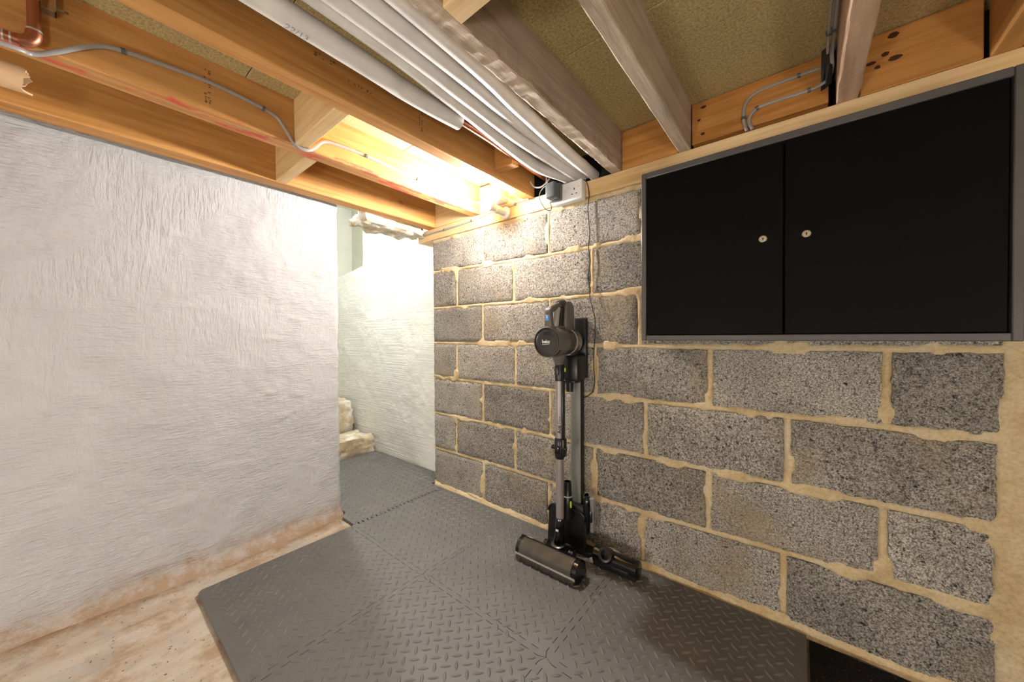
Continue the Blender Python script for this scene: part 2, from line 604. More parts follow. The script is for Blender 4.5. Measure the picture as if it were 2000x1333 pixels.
# ---- block wall
HJ = {
 1: [(-1.84, 1.366), (-1.191, 1.352), (-0.95, 1.348), (-0.723, 1.348), (-0.531, 1.351)],
 2: [(-1.731, 1.135), (-1.172, 1.130), (-0.724, 1.133), (-0.531, 1.133)],
 3: [(-1.734, 0.914), (-1.16, 0.913), (-0.508, 0.908), (0.368, 0.910)],
 4: [(-1.838, 0.693), (-1.161, 0.690), (-0.708, 0.688), (-0.033, 0.687), (0.37, 0.683)],
 5: [(-1.841, 0.464), (-1.163, 0.463), (-0.709, 0.459), (-0.039, 0.459), (0.363, 0.462)],
 6: [(-1.844, 0.238), (-1.168, 0.242), (-0.499, 0.228), (-0.043, 0.238), (0.365, 0.243)],
 0: [(-1.84, 1.562), (0.4, 1.562)],
 7: [(-1.84, 0.012), (0.4, 0.012)],
}
VJ = {1: [-1.394, -0.951, -0.495, -0.045], 2: [-1.612, -1.171, -0.723, -0.27, 0.18], 3: [-1.399, -0.945, -0.512, -0.05],
      4: [-1.615, -1.160, -0.709, -0.256, 0.189], 5: [-1.400, -0.945, -0.488, -0.033],
      6: [-1.625, -1.167, -0.714, -0.261, 0.184], 7: [-1.400, -0.957, -0.501, -0.042]}
RIGHT_END = {1: .40, 2: .405, 3: .40, 4: .402, 5: .392, 6: .388, 7: .392}
LEFT = -1.83
def hz(k, x):
    p = HJ[k]
    return np.interp(x, [a for a, _ in p], [b for _, b in p])
JW = 0.0100   # half joint width

xs = np.concatenate([np.arange(LEFT, 0.46, 0.0065), np.linspace(0.47, 2.0, 12)])
zs = np.concatenate([np.arange(0.0, 1.575, 0.0065), [1.64]])
X, Z = np.meshgrid(xs, zs, indexing='ij')
row = np.ones_like(X)
dj = np.full_like(X, 9.0)
for k in range(1, 7):
    zz = hz(k, X)
    row = np.where(Z < zz, k + 1, row)
for k in range(0, 8):
    dj = np.minimum(dj, np.abs(Z - hz(k, X)))
for k in range(1, 8):
    for xj in VJ[k] + [RIGHT_END[k]]:
        dj = np.minimum(dj, np.where(row == k, np.abs(X - xj), 9))
re = np.select([row == k for k in range(1, 8)], [RIGHT_END[k] for k in range(1, 8)])
dj = np.where(X > re, 0, dj)
nz = fbm(X * 28, Z * 28, 4)
smear = np.clip((fbm(X * 11 + 40, Z * 11, 3) - 0.25) * 2.0, 0, 1)
reach = 0.0112 + 0.014 * smear
inside = np.clip((reach - dj) / 0.005, 0, 1)
Yy = (WY + 0.0035 - 0.0022 * nz - 0.0042 * smear) * inside + (WY + 0.014) * (1 - inside)
Yy = np.where(X > 0.41, WY + 0.001 - 0.003 * fbm(X * 12, Z * 12, 4), Yy)
P = np.stack([X, Yy, Z], -1)
mb = MB().grid(P)
mb.box(LEFT + 0.004, 2.0, WY + 0.016, 1.575, 0.0, 1.60)
mb.box(0.416, 2.0, WY + 0.002, 1.575, 1.6405, CEIL - 0.001)
wall = obj('wall_back', mb, 'mortar', smooth=True, base=(0, 0, 0), auto=False)
struct(wall, 'grey concrete block wall with wide cream mortar joints')

def make_block(x0, x1, r):
    w, h = x1 - x0, 0.21
    nx, nz_ = max(10, int(w / 0.011)), 20
    def edge(n):
        t = np.linspace(0, 1, n)
        return t
    uu, vv = np.meshgrid(np.linspace(0, 1, nx), np.linspace(0, 1, nz_), indexing='ij')
    j = random.random() * 60
    rag = 0.0032
    xa = x0 + JW + rag * fbm(vv * 12 + j, vv * 0 + j, 3)
    xb = x1 - JW - rag * fbm(vv * 12 + j + 9, vv * 0 + j, 3)
    if x0 <= LEFT:
        xa = x0 + 0.002 * fbm(vv * 8 + j, vv * 0, 2)
    Xb = xa + (xb - xa) * uu
    zl = hz(r, Xb) + JW + rag * fbm(uu * w * 55 + j, uu * 0 + j + 3, 3)
    zt = hz(r - 1, Xb) - JW - rag * fbm(uu * w * 55 + j, uu * 0 + j + 7, 3)
    if r == 1:
        zt = zt - 0.004
    if r == 7:
        zl = zl * 0 + 0.004
    Zb = zl + (zt - zl) * vv
    e = np.minimum(np.minimum(Xb - xa, xb - Xb), np.minimum(Zb - zl, zt - Zb))
    rnd = np.clip(1 - e / 0.008, 0, 1) ** 2
    Yb = WY + 0.0009 * fbm(Xb * 70 + j, Zb * 70, 2) + 0.0045 * rnd + random.uniform(-.001, .001)
    m_ = MB().grid(np.stack([Xb, Yb, Zb], -1))
    # sides running back into the wall
    ring = [(i, 0) for i in range(nx)] + [(nx - 1, k) for k in range(1, nz_)] + [(i, nz_ - 1) for i in range(nx - 2, -1, -1)] + [(0, k) for k in range(nz_ - 2, 0, -1)]
    A = [(Xb[i, k], Yb[i, k], Zb[i, k]) for i, k in ring]
    back = 1.572 if x0 <= LEFT else WY + 0.05
    B = [(p[0], back, p[2]) for p in A]
    n = len(A)
    m_.add(A + B, [(i, (i + 1) % n, n + (i + 1) % n, n + i) for i in range(n)])
    return obj('block', m_, 'block', wall, smooth=True)
for r in range(1, 8):
    e = [LEFT] + VJ[r] + [RIGHT_END[r]]
    for a, b in zip(e[:-1], e[1:]):
        make_block(a, b, r)

# fillet of mortar along the foot of the wall
xs = np.arange(LEFT + 0.012, 1.2, 0.008)
rows = []
for t in np.linspace(0, 1, 7):
    yy = WY - 0.020 * (1 - t) ** 1.6 + 0.004 * fbm(xs * 16, xs * 0 + t * 4, 3)
    zz = 0.0 + 0.034 * t + 0.006 * fbm(xs * 11 + 5, xs * 0 + t * 2, 3) * t
    rows.append(np.stack([xs, yy + 0.002, zz], -1))
obj('mortar_fillet', MB().grid(np.array(rows)), 'mortar', wall, smooth=True)

# ---- plastered wall on the left with its rounded end
WX, WE = -1.91, 0.89
path = []
for y in np.concatenate([np.linspace(-2.2, -0.4, 12), np.arange(-0.38, WE - 0.03, 0.0085)]):
    path.append((WX, y, 1, 0))
for a in np.linspace(0, math.pi / 2, 7):
    path.append((WX - 0.025 + 0.025 * math.cos(a), WE - 0.025 + 0.025 * math.sin(a), math.cos(a), math.sin(a)))
for x in np.linspace(WX - 0.04, -3.7, 30):
    path.append((x, WE, 0, 1))
path = np.array(path)
s = np.concatenate([[0], np.cumsum(np.hypot(np.diff(path[:, 0]), np.diff(path[:, 1])))])
zs = np.concatenate([np.arange(0, 1.66, 0.0085), [1.68, 2.3]])
S, Z = np.meshgrid(s, zs, indexing='ij')
d = 0.005 * fbm(S * 3.2, Z * 3.2, 3) + 0.0026 * fbm(S * 17, Z * 17 + 3, 4) + 0.0012 * np.abs(fbm(S * 45, Z * 30, 2))
ridge = np.clip(fbm(S * 9 + 9, Z * 22, 2) - 0.72, 0, 1) * 0.010
flare = (0.032 + 0.02 * fbm(S * 4, S * 0, 2)) * np.clip(1 - Z / 0.055, 0, 1) ** 2
d = d + ridge + flare
d = np.where(Z > 1.63, np.minimum(d, 0.002), d)
P = np.stack([path[:, 0][:, None] + path[:, 2][:, None] * d, path[:, 1][:, None] + path[:, 3][:, None] * d, Z - 0.006], -1)
mb = MB().grid(P)
struct(obj('wall_left', mb, 'plaster', smooth=True, base=(0, 0, 0), auto=False), 'white brushed plaster wall')

# ---- plastered wall of the stair passage, with its alcove
FY = 1.575
xs = np.concatenate([np.linspace(-2.94, -1.75, 90)])
zs = np.linspace(0, 2.3, 150)
X, Z = np.meshgrid(xs, zs, indexing='ij')
Yp = FY - 0.006 * fbm(X * 4, Z * 4, 3) - 0.002 * fbm(X * 18, Z * 18, 3)
mb = MB().grid(np.stack([X, Yp, Z], -1))
xs = np.linspace(-3.7, -2.94, 40)
zs = np.linspace(0, 1.57, 90)
X, Z = np.meshgrid(xs, zs, indexing='ij')
Yp = FY - 0.006 * fbm(X * 4, Z * 4, 3) - 0.002 * fbm(X * 18, Z * 18, 3)
mb.grid(np.stack([X, Yp, Z - 0.04 * np.clip((-X - 2.94) / 0.4, 0, 1) * np.clip((Z - 1.3) / .27, 0, 1)], -1))
ws = struct(obj('wall_stair', mb, 'plaster2', smooth=True, base=(0, 0, 0)), 'bright white plaster wall of the stair passage')
mb = MB().box(-3.7, -2.945, FY + 0.01, 1.86, 1.42, 1.53)     # sill
mb.box(-2.945, -2.90, FY + 0.004, 1.90, 1.42, 2.3)            # side
mb.box(-3.7, -2.9, 1.86, 1.95, 1.4, 2.3)                      # back
obj('alcove', mb, 'cream', ws)
mb = MB().box(-3.8, -3.7, 0.8, 1.95, 0, 2.35)
struct(obj('wall_stair_end', mb, 'plaster2', base=(0, 0, 0)), 'white end wall of the stair passage')
mb = MB().box(-3.8, -1.94, 0.85, 1.95, 2.3, 2.35)
mb.box(-1.94, -1.872, 0.86, 1.62, 1.665, 2.35)
struct(obj('ceiling_stair', mb, 'plaster2', base=(0, 0, 0)), 'white ceiling and lintel of the stair passage')

def rough_box(x0, x1, y0, y1, z0, z1, amp, n=14, seed=0):
    bm = bmesh.new()
    bmesh.ops.create_cube(bm, size=1)
    bmesh.ops.subdivide_edges(bm, edges=bm.edges[:], cuts=n, use_grid_fill=True)
    out = MB()
    co = np.array([v.co[:] for v in bm.verts])
    q = co * 2
    mx = np.abs(q).max(1, keepdims=True)
    rr = np.sqrt((q ** 2).sum(1, keepdims=True))
    co = co * (1 - 0.10 * (rr / mx - 1))
    W = np.array([x1 - x0, y1 - y0, z1 - z0])
    C = np.array([(x0 + x1) / 2, (y0 + y1) / 2, (z0 + z1) / 2])
    p = co * W + C
    nn = fbm((p[:, 0] + p[:, 2]) * 22 + seed, (p[:, 1] - p[:, 2]) * 22, 4)
    p = p + co / np.maximum(np.abs(co).max(1, keepdims=True), 1e-3) * amp * nn[:, None]
    bm.verts.index_update()
    out.add(p.tolist(), [[v.index for v in f.verts] for f in bm.faces])
    bm.free()
    return out
tag(obj('stone_step', rough_box(-3.03, -2.725, 0.93, 1.555, -0.01, 0.142, 0.012), 'stone', smooth=True), 'low worn stone step with limewashed top at the passage end', 'step', 'stone steps')
tag(obj('stone_step', rough_box(-3.6, -3.06, 0.93, 1.545, -0.01, 0.40, 0.014, seed=5), 'stone', smooth=True), 'higher rough cream stone step behind the low one', 'step', 'stone steps')
tag(obj('lintel_stone', rough_box(-2.06, -1.872, 1.02, 1.44, 1.602, 1.66, 0.014, seed=11), 'stone', smooth=True), 'ragged grey rubble stone under the joist beside the wall plate', 'stone')

# ---- unseen rest of the cellar
struct(obj('wall_front', MB().box(-1.95, 2.0, -2.3, -2.2, 0, 1.85), 'plaster', base=(0, 0, 0)), 'white plaster wall behind the viewer')
struct(obj('wall_right', MB().box(2.0, 2.1, -2.3, 1.6, 0, 1.85), 'plaster', base=(0, 0, 0)), 'white plaster wall on the right')

# ---- ceiling of chipboard sheets
ceil = struct(obj('ceiling', MB().box(-1.872, 2.05, -2.25, 1.60, 1.822, 1.85), 'dark', base=(0, 0, 0)), 'chipboard floor deck seen from below')
ye = [-2.25, -1.44, -0.84, -0.24, 0.36, 0.952, 1.56]
for i, (a, b) in enumerate(zip(ye[:-1], ye[1:])):
    obj('chipboard_sheet', MB().box(-1.87, 2.0, a + 0.0012, b - 0.0012, CEIL, 1.821, 0.0015, 1), 'chip', ceil)

# ================================================================== TIMBER
def joist_mesh(x0, x1, y0, y1, z0, z1, amp=0.0008, ragged=0.0, n=120):
    ysn = np.linspace(y0, y1, n)
    c = 0.003
    prof = [(x0 + c, z0), ((x0 + x1) / 2, z0), (x1 - c, z0), (x1, z0 + c), (x1, (z0 + z1) / 2), (x1, z1), (x0, z1), (x0, (z0 + z1) / 2), (x0, z0 + c)]
    rows = []
    for i, y in enumerate(ysn):
        r_ = []
        for k, (x, z) in enumerate(prof):
            nn = float(fbm(np.array(y * 14 + k * 3.3 + x0 * 50), np.array(k * 1.7), 3))
            dx = amp * nn
            dz = 0.0
            if z <= z0 + c:
                n2 = float(fbm(np.array(y * 20 + k * 5.1), np.array(x0 * 9 + k), 3))
                dx += ragged * n2 * (1 if k in (0, 8, 2, 3) else 0.3)
                dz += ragged * 0.6 * abs(n2)
            r_.append((x + dx, y, z + dz))
        rows.append(r_)
    b = MB().grid(rows, wrap=True)
    m_ = len(prof)
    b.add(rows[0], [tuple(range(m_))])
    b.add(rows[-1], [tuple(range(m_))])
    return b
YJ0 = -2.19
js = [(-1.868, -1.792, 'wood_orange', 0.0, 'orange pine joist resting on the white plaster wall'),
      (-1.470, -1.405, 'wood_paint', 0.0, 'orange pine joist with red paint streaks and a grey cable'),
      (-1.088, -1.030, 'wood_orange', 0.0, 'orange pine joist ending beside the lit bulb, left of the pipes'),
      (-0.630, -0.582, 'wood_grey', 0.0042, 'rough splintered grey-brown joist right beside the white pipes'),
      (-0.360, -0.318, 'wood_grey', 0.0010, 'grey sawn joist meeting the plate above the left cabinet door'),
      (0.078, 0.127, 'wood_pink', 0.0013, 'pinkish sawn joist above the right cabinet door beside grey cables'),
      (0.362, 0.412, 'wood_orange', 0.0, 'orange joist at the far right above the cabinet corner')]
for x0, x1, mt, rg, lb in js:
    tag(obj('ceiling_joist', joist_mesh(x0, x1, YJ0, WY - 0.001, JB, CEIL - 0.0005, 0.0006, rg, 720 if rg else 60), mt), lb, 'joist', 'ceiling joists')

def plank(name, x0, x1, y0, y1, z0, z1, mt, lb, cat, grp=None, bev=0.002):
    return tag(obj(name, MB().box(x0, x1, y0, y1, z0, z1, bev, 1), mt), lb, cat, grp)
plank('wall_plate', -1.975, 2.0, WY - 0.006, 1.56, 1.570, JB - 0.0003, 'wood_pale', 'pale pine wall plate lying along the top of the block wall', 'beam')
G = 'timber noggins between joists'
plank('noggin', -1.404, -1.090, 0.500, 0.545, JB + 0.002, CEIL - 0.001, 'wood_pale', 'pale pine noggin in mid span between painted joist and lit joist', 'noggin', G)
plank('noggin', -1.791, -1.471, 0.562, 0.606, JB + 0.002, CEIL - 0.001, 'wood_pale', 'pale pine noggin above the white wall beside the painted joist', 'noggin', G)
plank('noggin', -0.581, -0.361, 0.490, 0.543, JB - 0.004, CEIL - 0.001, 'wood_pale', 'pale noggin end at the top edge beside the splintered joist', 'noggin', G)
plank('noggin', -1.791, -1.471, WY - 0.010, 1.50, JB + 0.0002, CEIL - 0.001, 'wood_pale', 'short pine noggin on the plate nearest the passage', 'noggin', G)
plank('noggin', -1.404, -1.089, WY - 0.010, 1.50, JB + 0.0002, CEIL - 0.012, 'wood_pale', 'short pine noggin on the plate behind the white junction box', 'noggin', G)
plank('noggin', -1.029, -0.93, 1.15, 1.195, JB + 0.030, CEIL - 0.001, 'wood_orange_x', 'small orange timber block beside the pipes near the bulb', 'noggin', G)
plank('noggin', -0.580, -0.362, WY - 0.009, 1.50, JB + 0.0002, CEIL - 0.003, 'wood_orange_x', 'orange noggin on the plate left of the black cabinet top', 'noggin', G)
plank('noggin', -0.314, 0.062, WY - 0.009, 1.50, JB + 0.012, CEIL - 0.003, 'wood_orange_x', 'orange noggin carrying two clipped grey cables above the cabinet', 'noggin', G)
plank('noggin', 0.130, 0.352, WY - 0.009, 1.50, JB + 0.0002, CEIL - 0.002, 'wood_orange_x', 'knotty orange noggin above the right cabinet door', 'noggin', G)
struct(obj('wall_back_upper', MB().box(-1.86, 2.0, 1.52, 1.6, 1.60, 1.83), 'dark', base=(0, 0, 0)), 'near-black board standing in for the shade behind the plate')  # closing box, the shade of the gap put into its colour

# ================================================================== PIPES
def pipe(pts, r, lb, extra=None):
    root = thing('lagged_pipe', lb, 'pipe', pts[0], 'pipes in the joist bay')
    sp = spline(pts, 10)
    obj('lagging', MB().tube(sp, r, 18), 'lag', root, smooth=True)
    return root
ZP = 1.682
p1 = pipe([(-0.885, -1.5, ZP), (-0.888, 0.3, ZP - 0.012), (-0.902, 0.62, ZP - 0.008), (-0.897, 0.825, ZP - 0.004)], 0.027, 'leftmost lagged pipe, ending short with bare copper showing')
obj('copper_tube', MB().tube(spline([(-0.897, 0.80, ZP), (-0.905, 1.0, ZP + 0.006), (-0.94, 1.25, ZP + 0.02), (-0.96, 1.50, ZP + 0.03)]), 0.0112, 14), 'copper', p1, smooth=True)
pipe([(-0.79, -1.5, ZP + .01), (-0.812, 0.3, ZP + .006), (-0.832, 0.72, ZP), (-0.862, 1.05, ZP - .006), (-0.868, 1.25, ZP - .010), (-0.845, 1.40, ZP - .002), (-0.83, 1.50, ZP)], 0.0235, 'second lagged pipe from the left, bowing down beside the socket')
pipe([(-0.75, -1.5, ZP), (-0.772, 0.35, ZP - .002), (-0.792, 0.75, ZP), (-0.807, 1.06, ZP), (-0.797, 1.50, ZP + .004)], 0.0238, 'middle one of the five white lagged pipes')
pipe([(-0.70, -1.5, ZP), (-0.723, 0.40, ZP - .002), (-0.748, 0.85, ZP + .006), (-0.768, 1.1, ZP + .018), (-0.765, 1.50, ZP + .02)], 0.0238, 'fourth lagged pipe, slipping behind its neighbours near the wall')
pipe([(-0.652, -1.5, ZP), (-0.672, 0.43, ZP), (-0.700, 0.9, ZP), (-0.722, 1.2, ZP), (-0.728, 1.395, ZP)], 0.0238, 'rightmost lagged pipe beside the splintered joist')
p5 = [o for o in bpy.data.objects if o.name.startswith('lagged_pipe')][-1]
obj('tape_joint', MB().tube([(-0.727, 1.385, ZP), (-0.731, 1.50, ZP)], 0.0225, 18), 'lag', p5, smooth=True)
tag(obj('copper_pipe', MB().tube(spline([(-0.846, -1.5, 1.724), (-0.848, 0.3, 1.722), (-0.866, 0.75, 1.722), (-0.89, 1.1, 1.724)]), 0.011, 12), 'copper', smooth=True), 'bare copper pipe in the gap between the two left lagged pipes', 'pipe')
# size stamp on the first pipe
V, Fc = text_mesh('22/13', 0.022)
ca, axis_c = math.radians(272), Vector((-0.889, 0.325, ZP - 0.0118))
vs = []
for a, b in V:
    an = ca + b / 0.027 - 0.3
    vs.append((axis_c.x + 0.0274 * math.cos(an), axis_c.y + a, axis_c.z + 0.0274 * math.sin(an)))
obj('printed_lettering', MB().add(vs, Fc), plain('stamp_grey', (0.28, 0.29, 0.33), 0.6), p1)

# bare copper pipe at the top left
r0 = thing('copper_pipe', 'bare copper pipe with a soldered elbow on the painted joist', 'pipe', (-1.385, -0.06, 1.62))
obj('upright_tube', MB().tube([(-1.383, -0.0525, 1.655), (-1.383, -0.0525, 1.799)], 0.0105, 16), 'copper', r0, smooth=True)
el = spline([(-1.383, -0.0525, 1.662), (-1.383, -0.055, 1.648), (-1.383, -0.063, 1.637), (-1.383, -0.076, 1.632)], 6)
obj('elbow', MB().tube(el, 0.0128, 16), 'copper', r0, smooth=True)
obj('level_tube', MB().tube([(-1.383, -0.07, 1.632), (-1.383, -1.2, 1.632)], 0.0105, 16), 'copper', r0, smooth=True)
for yy in (-0.084, -0.094):
    obj('solder_ring', MB().tube([(-1.383, yy, 1.632), (-1.383, yy - 0.003, 1.632)], 0.0115, 16), 'solder', r0, smooth=True)
obj('solder_ring', MB().tube([(-1.383, -0.0525, 1.664), (-1.383, -0.0525, 1.668)], 0.0125, 16), 'solder', r0, smooth=True)

r0 = thing('metal_bracket', 'small galvanised clamp bracket with a screw at the top left', 'bracket', (-1.39, -0.03, 1.73))
b = MB()
b.box(-1.404, -1.380, -0.044, -0.0425, 1.733, 1.799).box(-1.404, -1.380, -0.022, -0.0205, 1.729, 1.799).box(-1.404, -1.380, -0.044, -0.0205, 1.729, 1.7305)
obj('channel', b, 'galv', r0)
obj('screw', MB().rev([(0, 0.0016), (0.010, 0.0016), (0.0101, 0.004), (0.0125, 0.003), (0.0126, 0)], (-1.392, -0.021, 1.745), (0, 1, 0.1), 10), 'galv', r0, smooth=True)

# torn sleeve poking in at the left edge
n, mrow = 22, 12
rows = []
for i in range(mrow):
    t = i / (mrow - 1)
    rr = []
    for k in range(n):
        a = 2 * math.pi * k / n
        L = 0.345 + 0.008 * math.sin(3 * a + 1) + 0.006 * random.uniform(-1, 1) * (t > 0.9)
        rr.append((-1.56 + 0.034 * math.cos(a), -0.42 + L * t, 1.620 + 0.030 * math.sin(a)))
    rows.append(rr)
b = MB().grid(rows, wrap=True)
inner = [[(-1.56 + (p[0] + 1.56) * 0.86, p[1], 1.620 + (p[2] - 1.620) * 0.86) for p in r_] for r_ in rows]
b.grid(inner, wrap=True)
k0 = rows[-1] + inner[-1]
b.add(k0, [(i, (i + 1) % n, n + (i + 1) % n, n + i) for i in range(n)])
tag(obj('torn_sleeve', b, 'card', smooth=True), 'torn tan cardboard sleeve poking in at the left edge', 'sleeve')

# ================================================================== CABLES
def cable(name, pts, r, lb, clips, wall_dir, mt='cable', grp=None, flat=0.7):
    root = thing(name, lb, 'cable', pts[0], grp)
    sp = spline(pts, 8)
    obj('sheath', MB().tube(sp, r, 10, flat), mt, root, smooth=True)
    for c in clips:
        c = Vector(c)
        q = min(range(len(sp) - 1), key=lambda i: (sp[i] - c).length)
        t = (sp[q + 1] - sp[q]).normalized()
        obj('clip', MB().tube([sp[q] - t * 0.004, sp[q] + t * 0.004], r * 1.45, 8), 'clip', root)
    return root
x = -1.3985
cable('power_cable', [(x + .10, -0.35, 1.55), (x + .03, -0.10, 1.604), (x, -0.059, 1.619), (x, -0.022, 1.645), (x, 0.035, 1.694), (x, 0.088, 1.715), (x, 0.232, 1.729), (x, 0.318, 1.728),
      (x, 0.429, 1.715), (x, 0.462, 1.690), (x + .001, 0.488, 1.652), (x + .002, 0.505, 1.634), (x + .002, 0.540, 1.634), (x + .001, 0.566, 1.652), (x, 0.60, 1.690), (x, 0.653, 1.700), (x, 0.768, 1.703), (x, 0.925, 1.695),
      (x, 1.021, 1.693), (x, 1.26, 1.683), (x + .01, 1.36, 1.675), (x + .05, 1.41, 1.69), (x + .105, 1.415, 1.70)], 0.0055,
      'grey cable clipped along the side of the painted joist', [(x, 0.088, 1.715), (x, 0.40, 1.72), (x, 0.768, 1.703), (x, 1.021, 1.693), (x, 1.26, 1.683)], 'x')
yc = WY - 0.0115
cable('power_cable', [(-1.957, yc, 1.611), (-1.80, yc, 1.612), (-1.701, yc, 1.611), (-1.58, yc, 1.612), (-1.464, yc, 1.617), (-1.38, yc, 1.624), (-1.30, yc, 1.634), (-1.20, yc, 1.634), (-1.14, yc, 1.634)], 0.0050,
      'grey cable clipped along the wall plate below the bulb', [(-1.90, yc, 1.611), (-1.701, yc, 1.611), (-1.464, yc, 1.617), (-1.14, yc, 1.634)], 'y')
ya = WY - 0.015
cable('power_cable', [(-0.143, ya - .004, 1.637), (-0.150, ya, 1.66), (-0.153, ya, 1.685), (-0.150, ya, 1.722), (-0.135, ya, 1.746), (-0.10, ya, 1.758), (-0.008, ya, 1.76), (0.046, ya, 1.758), (0.066, ya + .01, 1.758)], 0.0048,
      'upper grey cable bending across the noggin above the cabinet', [(-0.153, ya, 1.685), (-0.008, ya, 1.76)], 'y', grp='cables above the cabinet')
cable('power_cable', [(-0.128, ya - .004, 1.637), (-0.136, ya, 1.66), (-0.135, ya, 1.684), (-0.110, ya, 1.704), (-0.05, ya, 1.706), (0.017, ya, 1.704), (0.058, ya - .006, 1.712), (0.068, ya - .02, 1.736), (0.066, 1.38, 1.765), (0.067, 1.30, 1.775), (0.067, 1.1, 1.78), (0.067, 0.5, 1.78)], 0.0052,
      'lower grey cable curving up beside the pinkish joist', [(-0.115, ya, 1.700), (0.017, ya, 1.704), (0.067, 1.30, 1.775)], 'y', grp='cables above the cabinet')
cable('power_cable', [(0.056, 1.36, 1.752), (0.056, 1.30, 1.770), (0.056, 1.1, 1.776), (0.056, 0.5, 1.778)], 0.0050,
      'cut grey cable stub tied beside the pinkish joist', [(0.056, 1.295, 1.770)], 'y', grp='cables above the cabinet')
# folded black plastic beside the joist
b = MB()
for dx, dy, h0 in ((0, 0, 1.690), (0.010, -0.012, 1.69), (0.019, -0.004, 1.70)):
    b.add([(0.044 + dx, 1.436 + dy, h0), (0.058 + dx, 1.430 + dy, h0 + .004), (0.060 + dx, 1.400 + dy, 1.797), (0.044 + dx, 1.405 + dy, 1.790),
           (0.044 + dx, 1.439 + dy, h0), (0.058 + dx, 1.433 + dy, h0 + .004), (0.060 + dx, 1.404 + dy, 1.797), (0.044 + dx, 1.409 + dy, 1.790)],
          [(0, 1, 2, 3), (7, 6, 5, 4), (0, 4, 5, 1), (1, 5, 6, 2), (2, 6, 7, 3), (3, 7, 4, 0)])
tag(obj('plastic_flap', b, 'gloss'), 'folded black plastic flap in the corner beside the grey cables', 'flap')

# loose wires between the bulb joist and the socket
for i, (lb, pts) in enumerate((('pair of loose grey wires looped above the charger plug', [(-1.02, 1.40, 1.700), (-0.99, 1.39, 1.665), (-0.955, 1.40, 1.66), (-0.93, 1.42, 1.69), (-0.93, 1.44, 1.72)]),
                               ('short loose wire hanging behind the charger plug', [(-0.94, 1.42, 1.72), (-0.925, 1.40, 1.675), (-0.915, 1.405, 1.650), (-0.895, 1.42, 1.668)]))):
    tag(obj('loose_wire', MB().tube(spline(pts, 8), 0.0035, 8), 'white_plastic', smooth=True), lb, 'wire')
tag(obj('loose_wire', MB().tube(spline([(-1.19, 1.405, 1.672), (-1.165, 1.395, 1.655), (-1.14, 1.405, 1.637), (-1.10, 1.42, 1.632), (-1.065, 1.425, 1.634), (-1.045, 1.42, 1.628)], 8), 0.0032, 8), 'cable', smooth=True), 'bare-ended grey wire running from the junction box to the plate', 'wire')

# ================================================================== LAMPS
def lamp(loc, axis, lb, mat):
    root = thing('batten_lamp', lb, 'lamp', loc)
    obj('lamp_base', MB().rev([(0, 0.030), (0.004, 0.032), (0.016, 0.031), (0.022, 0.024), (0.024, 0.020)], loc, axis, 28), 'white_plastic', root, smooth=True)
    obj('lamp_holder', MB().rev([(0.022, 0.0185), (0.070, 0.0185), (0.071, 0.0205), (0.092, 0.0205), (0.094, 0.017)], loc, axis, 28), 'white_plastic', root, smooth=True)
    # LED bulb: opaque collar shaped to hold light off the wall, glowing dome beyond it
    collar, dome = [(0.092, 0.014), (0.106, 0.0155), (0.124, 0.022)], []
    for k in range(0, 17):
        a = math.pi * (0.28 + 0.72 * k / 16)
        p = (0.152 - 0.030 * math.cos(a), max(0.030 * math.sin(a), 0.0))
        if k <= 5:
            collar.append(p)
        if k >= 5:
            dome.append(p)
    obj('bulb_collar', MB().rev(collar, loc, axis, 28), 'white_plastic', root, smooth=True)
    obj('bulb', MB().rev(dome, loc, axis, 28), mat, root, smooth=True)
    return root
lamp((-1.205, WY - 0.007, 1.600), (0, -1, 0.0), 'lit bulb in a white holder on the wall plate', 'bulb_wall')
lamp((-2.42, 1.03, 2.3), (0, 0, -1), 'lit bulb over the stair passage', 'bulb_stair')
def globe(x, y, lb):  # glowing globe added out of view for soft general light
    root = thing('fill_globe', lb, 'lamp', (x, y, 0), 'fill globes added behind the viewer')
    obj('globe_foot', MB().rev([(0, 0.10), (0.012, 0.10), (0.02, 0.03), (0.13, 0.03)], (x, y, -0.003), (0, 0, 1), 28), 'black', root, smooth=True)
    prof = [(0.26 - 0.14 * math.cos(math.pi * k / 20), 0.14 * math.sin(math.pi * k / 20)) for k in range(21)]
    obj('globe', MB().rev(prof, (x, y, 0), (0, 0, 1), 36), 'globe_fill', root, smooth=True)
globe(1.30, -1.25, 'glowing opal fill globe added on the floor behind the viewer to the right')
globe(-0.75, -1.75, 'glowing opal fill globe added on the floor behind the viewer to the left')

# ================================================================== JUNCTION BOX, SOCKET, PLUG
r0 = thing('junction_box', 'white square junction box above the lit bulb', 'junction box', (-1.24, 1.41, 1.652))
obj('box_body', MB().box(-1.292, -1.196, 1.385, WY - 0.010, 1.652, 1.738, 0.004), 'white_plastic', r0, smooth=True)
obj('box_lid', MB().box(-1.294, -1.194, 1.375, 1.386, 1.650, 1.740, 0.004), 'white_plastic', r0, smooth=True)

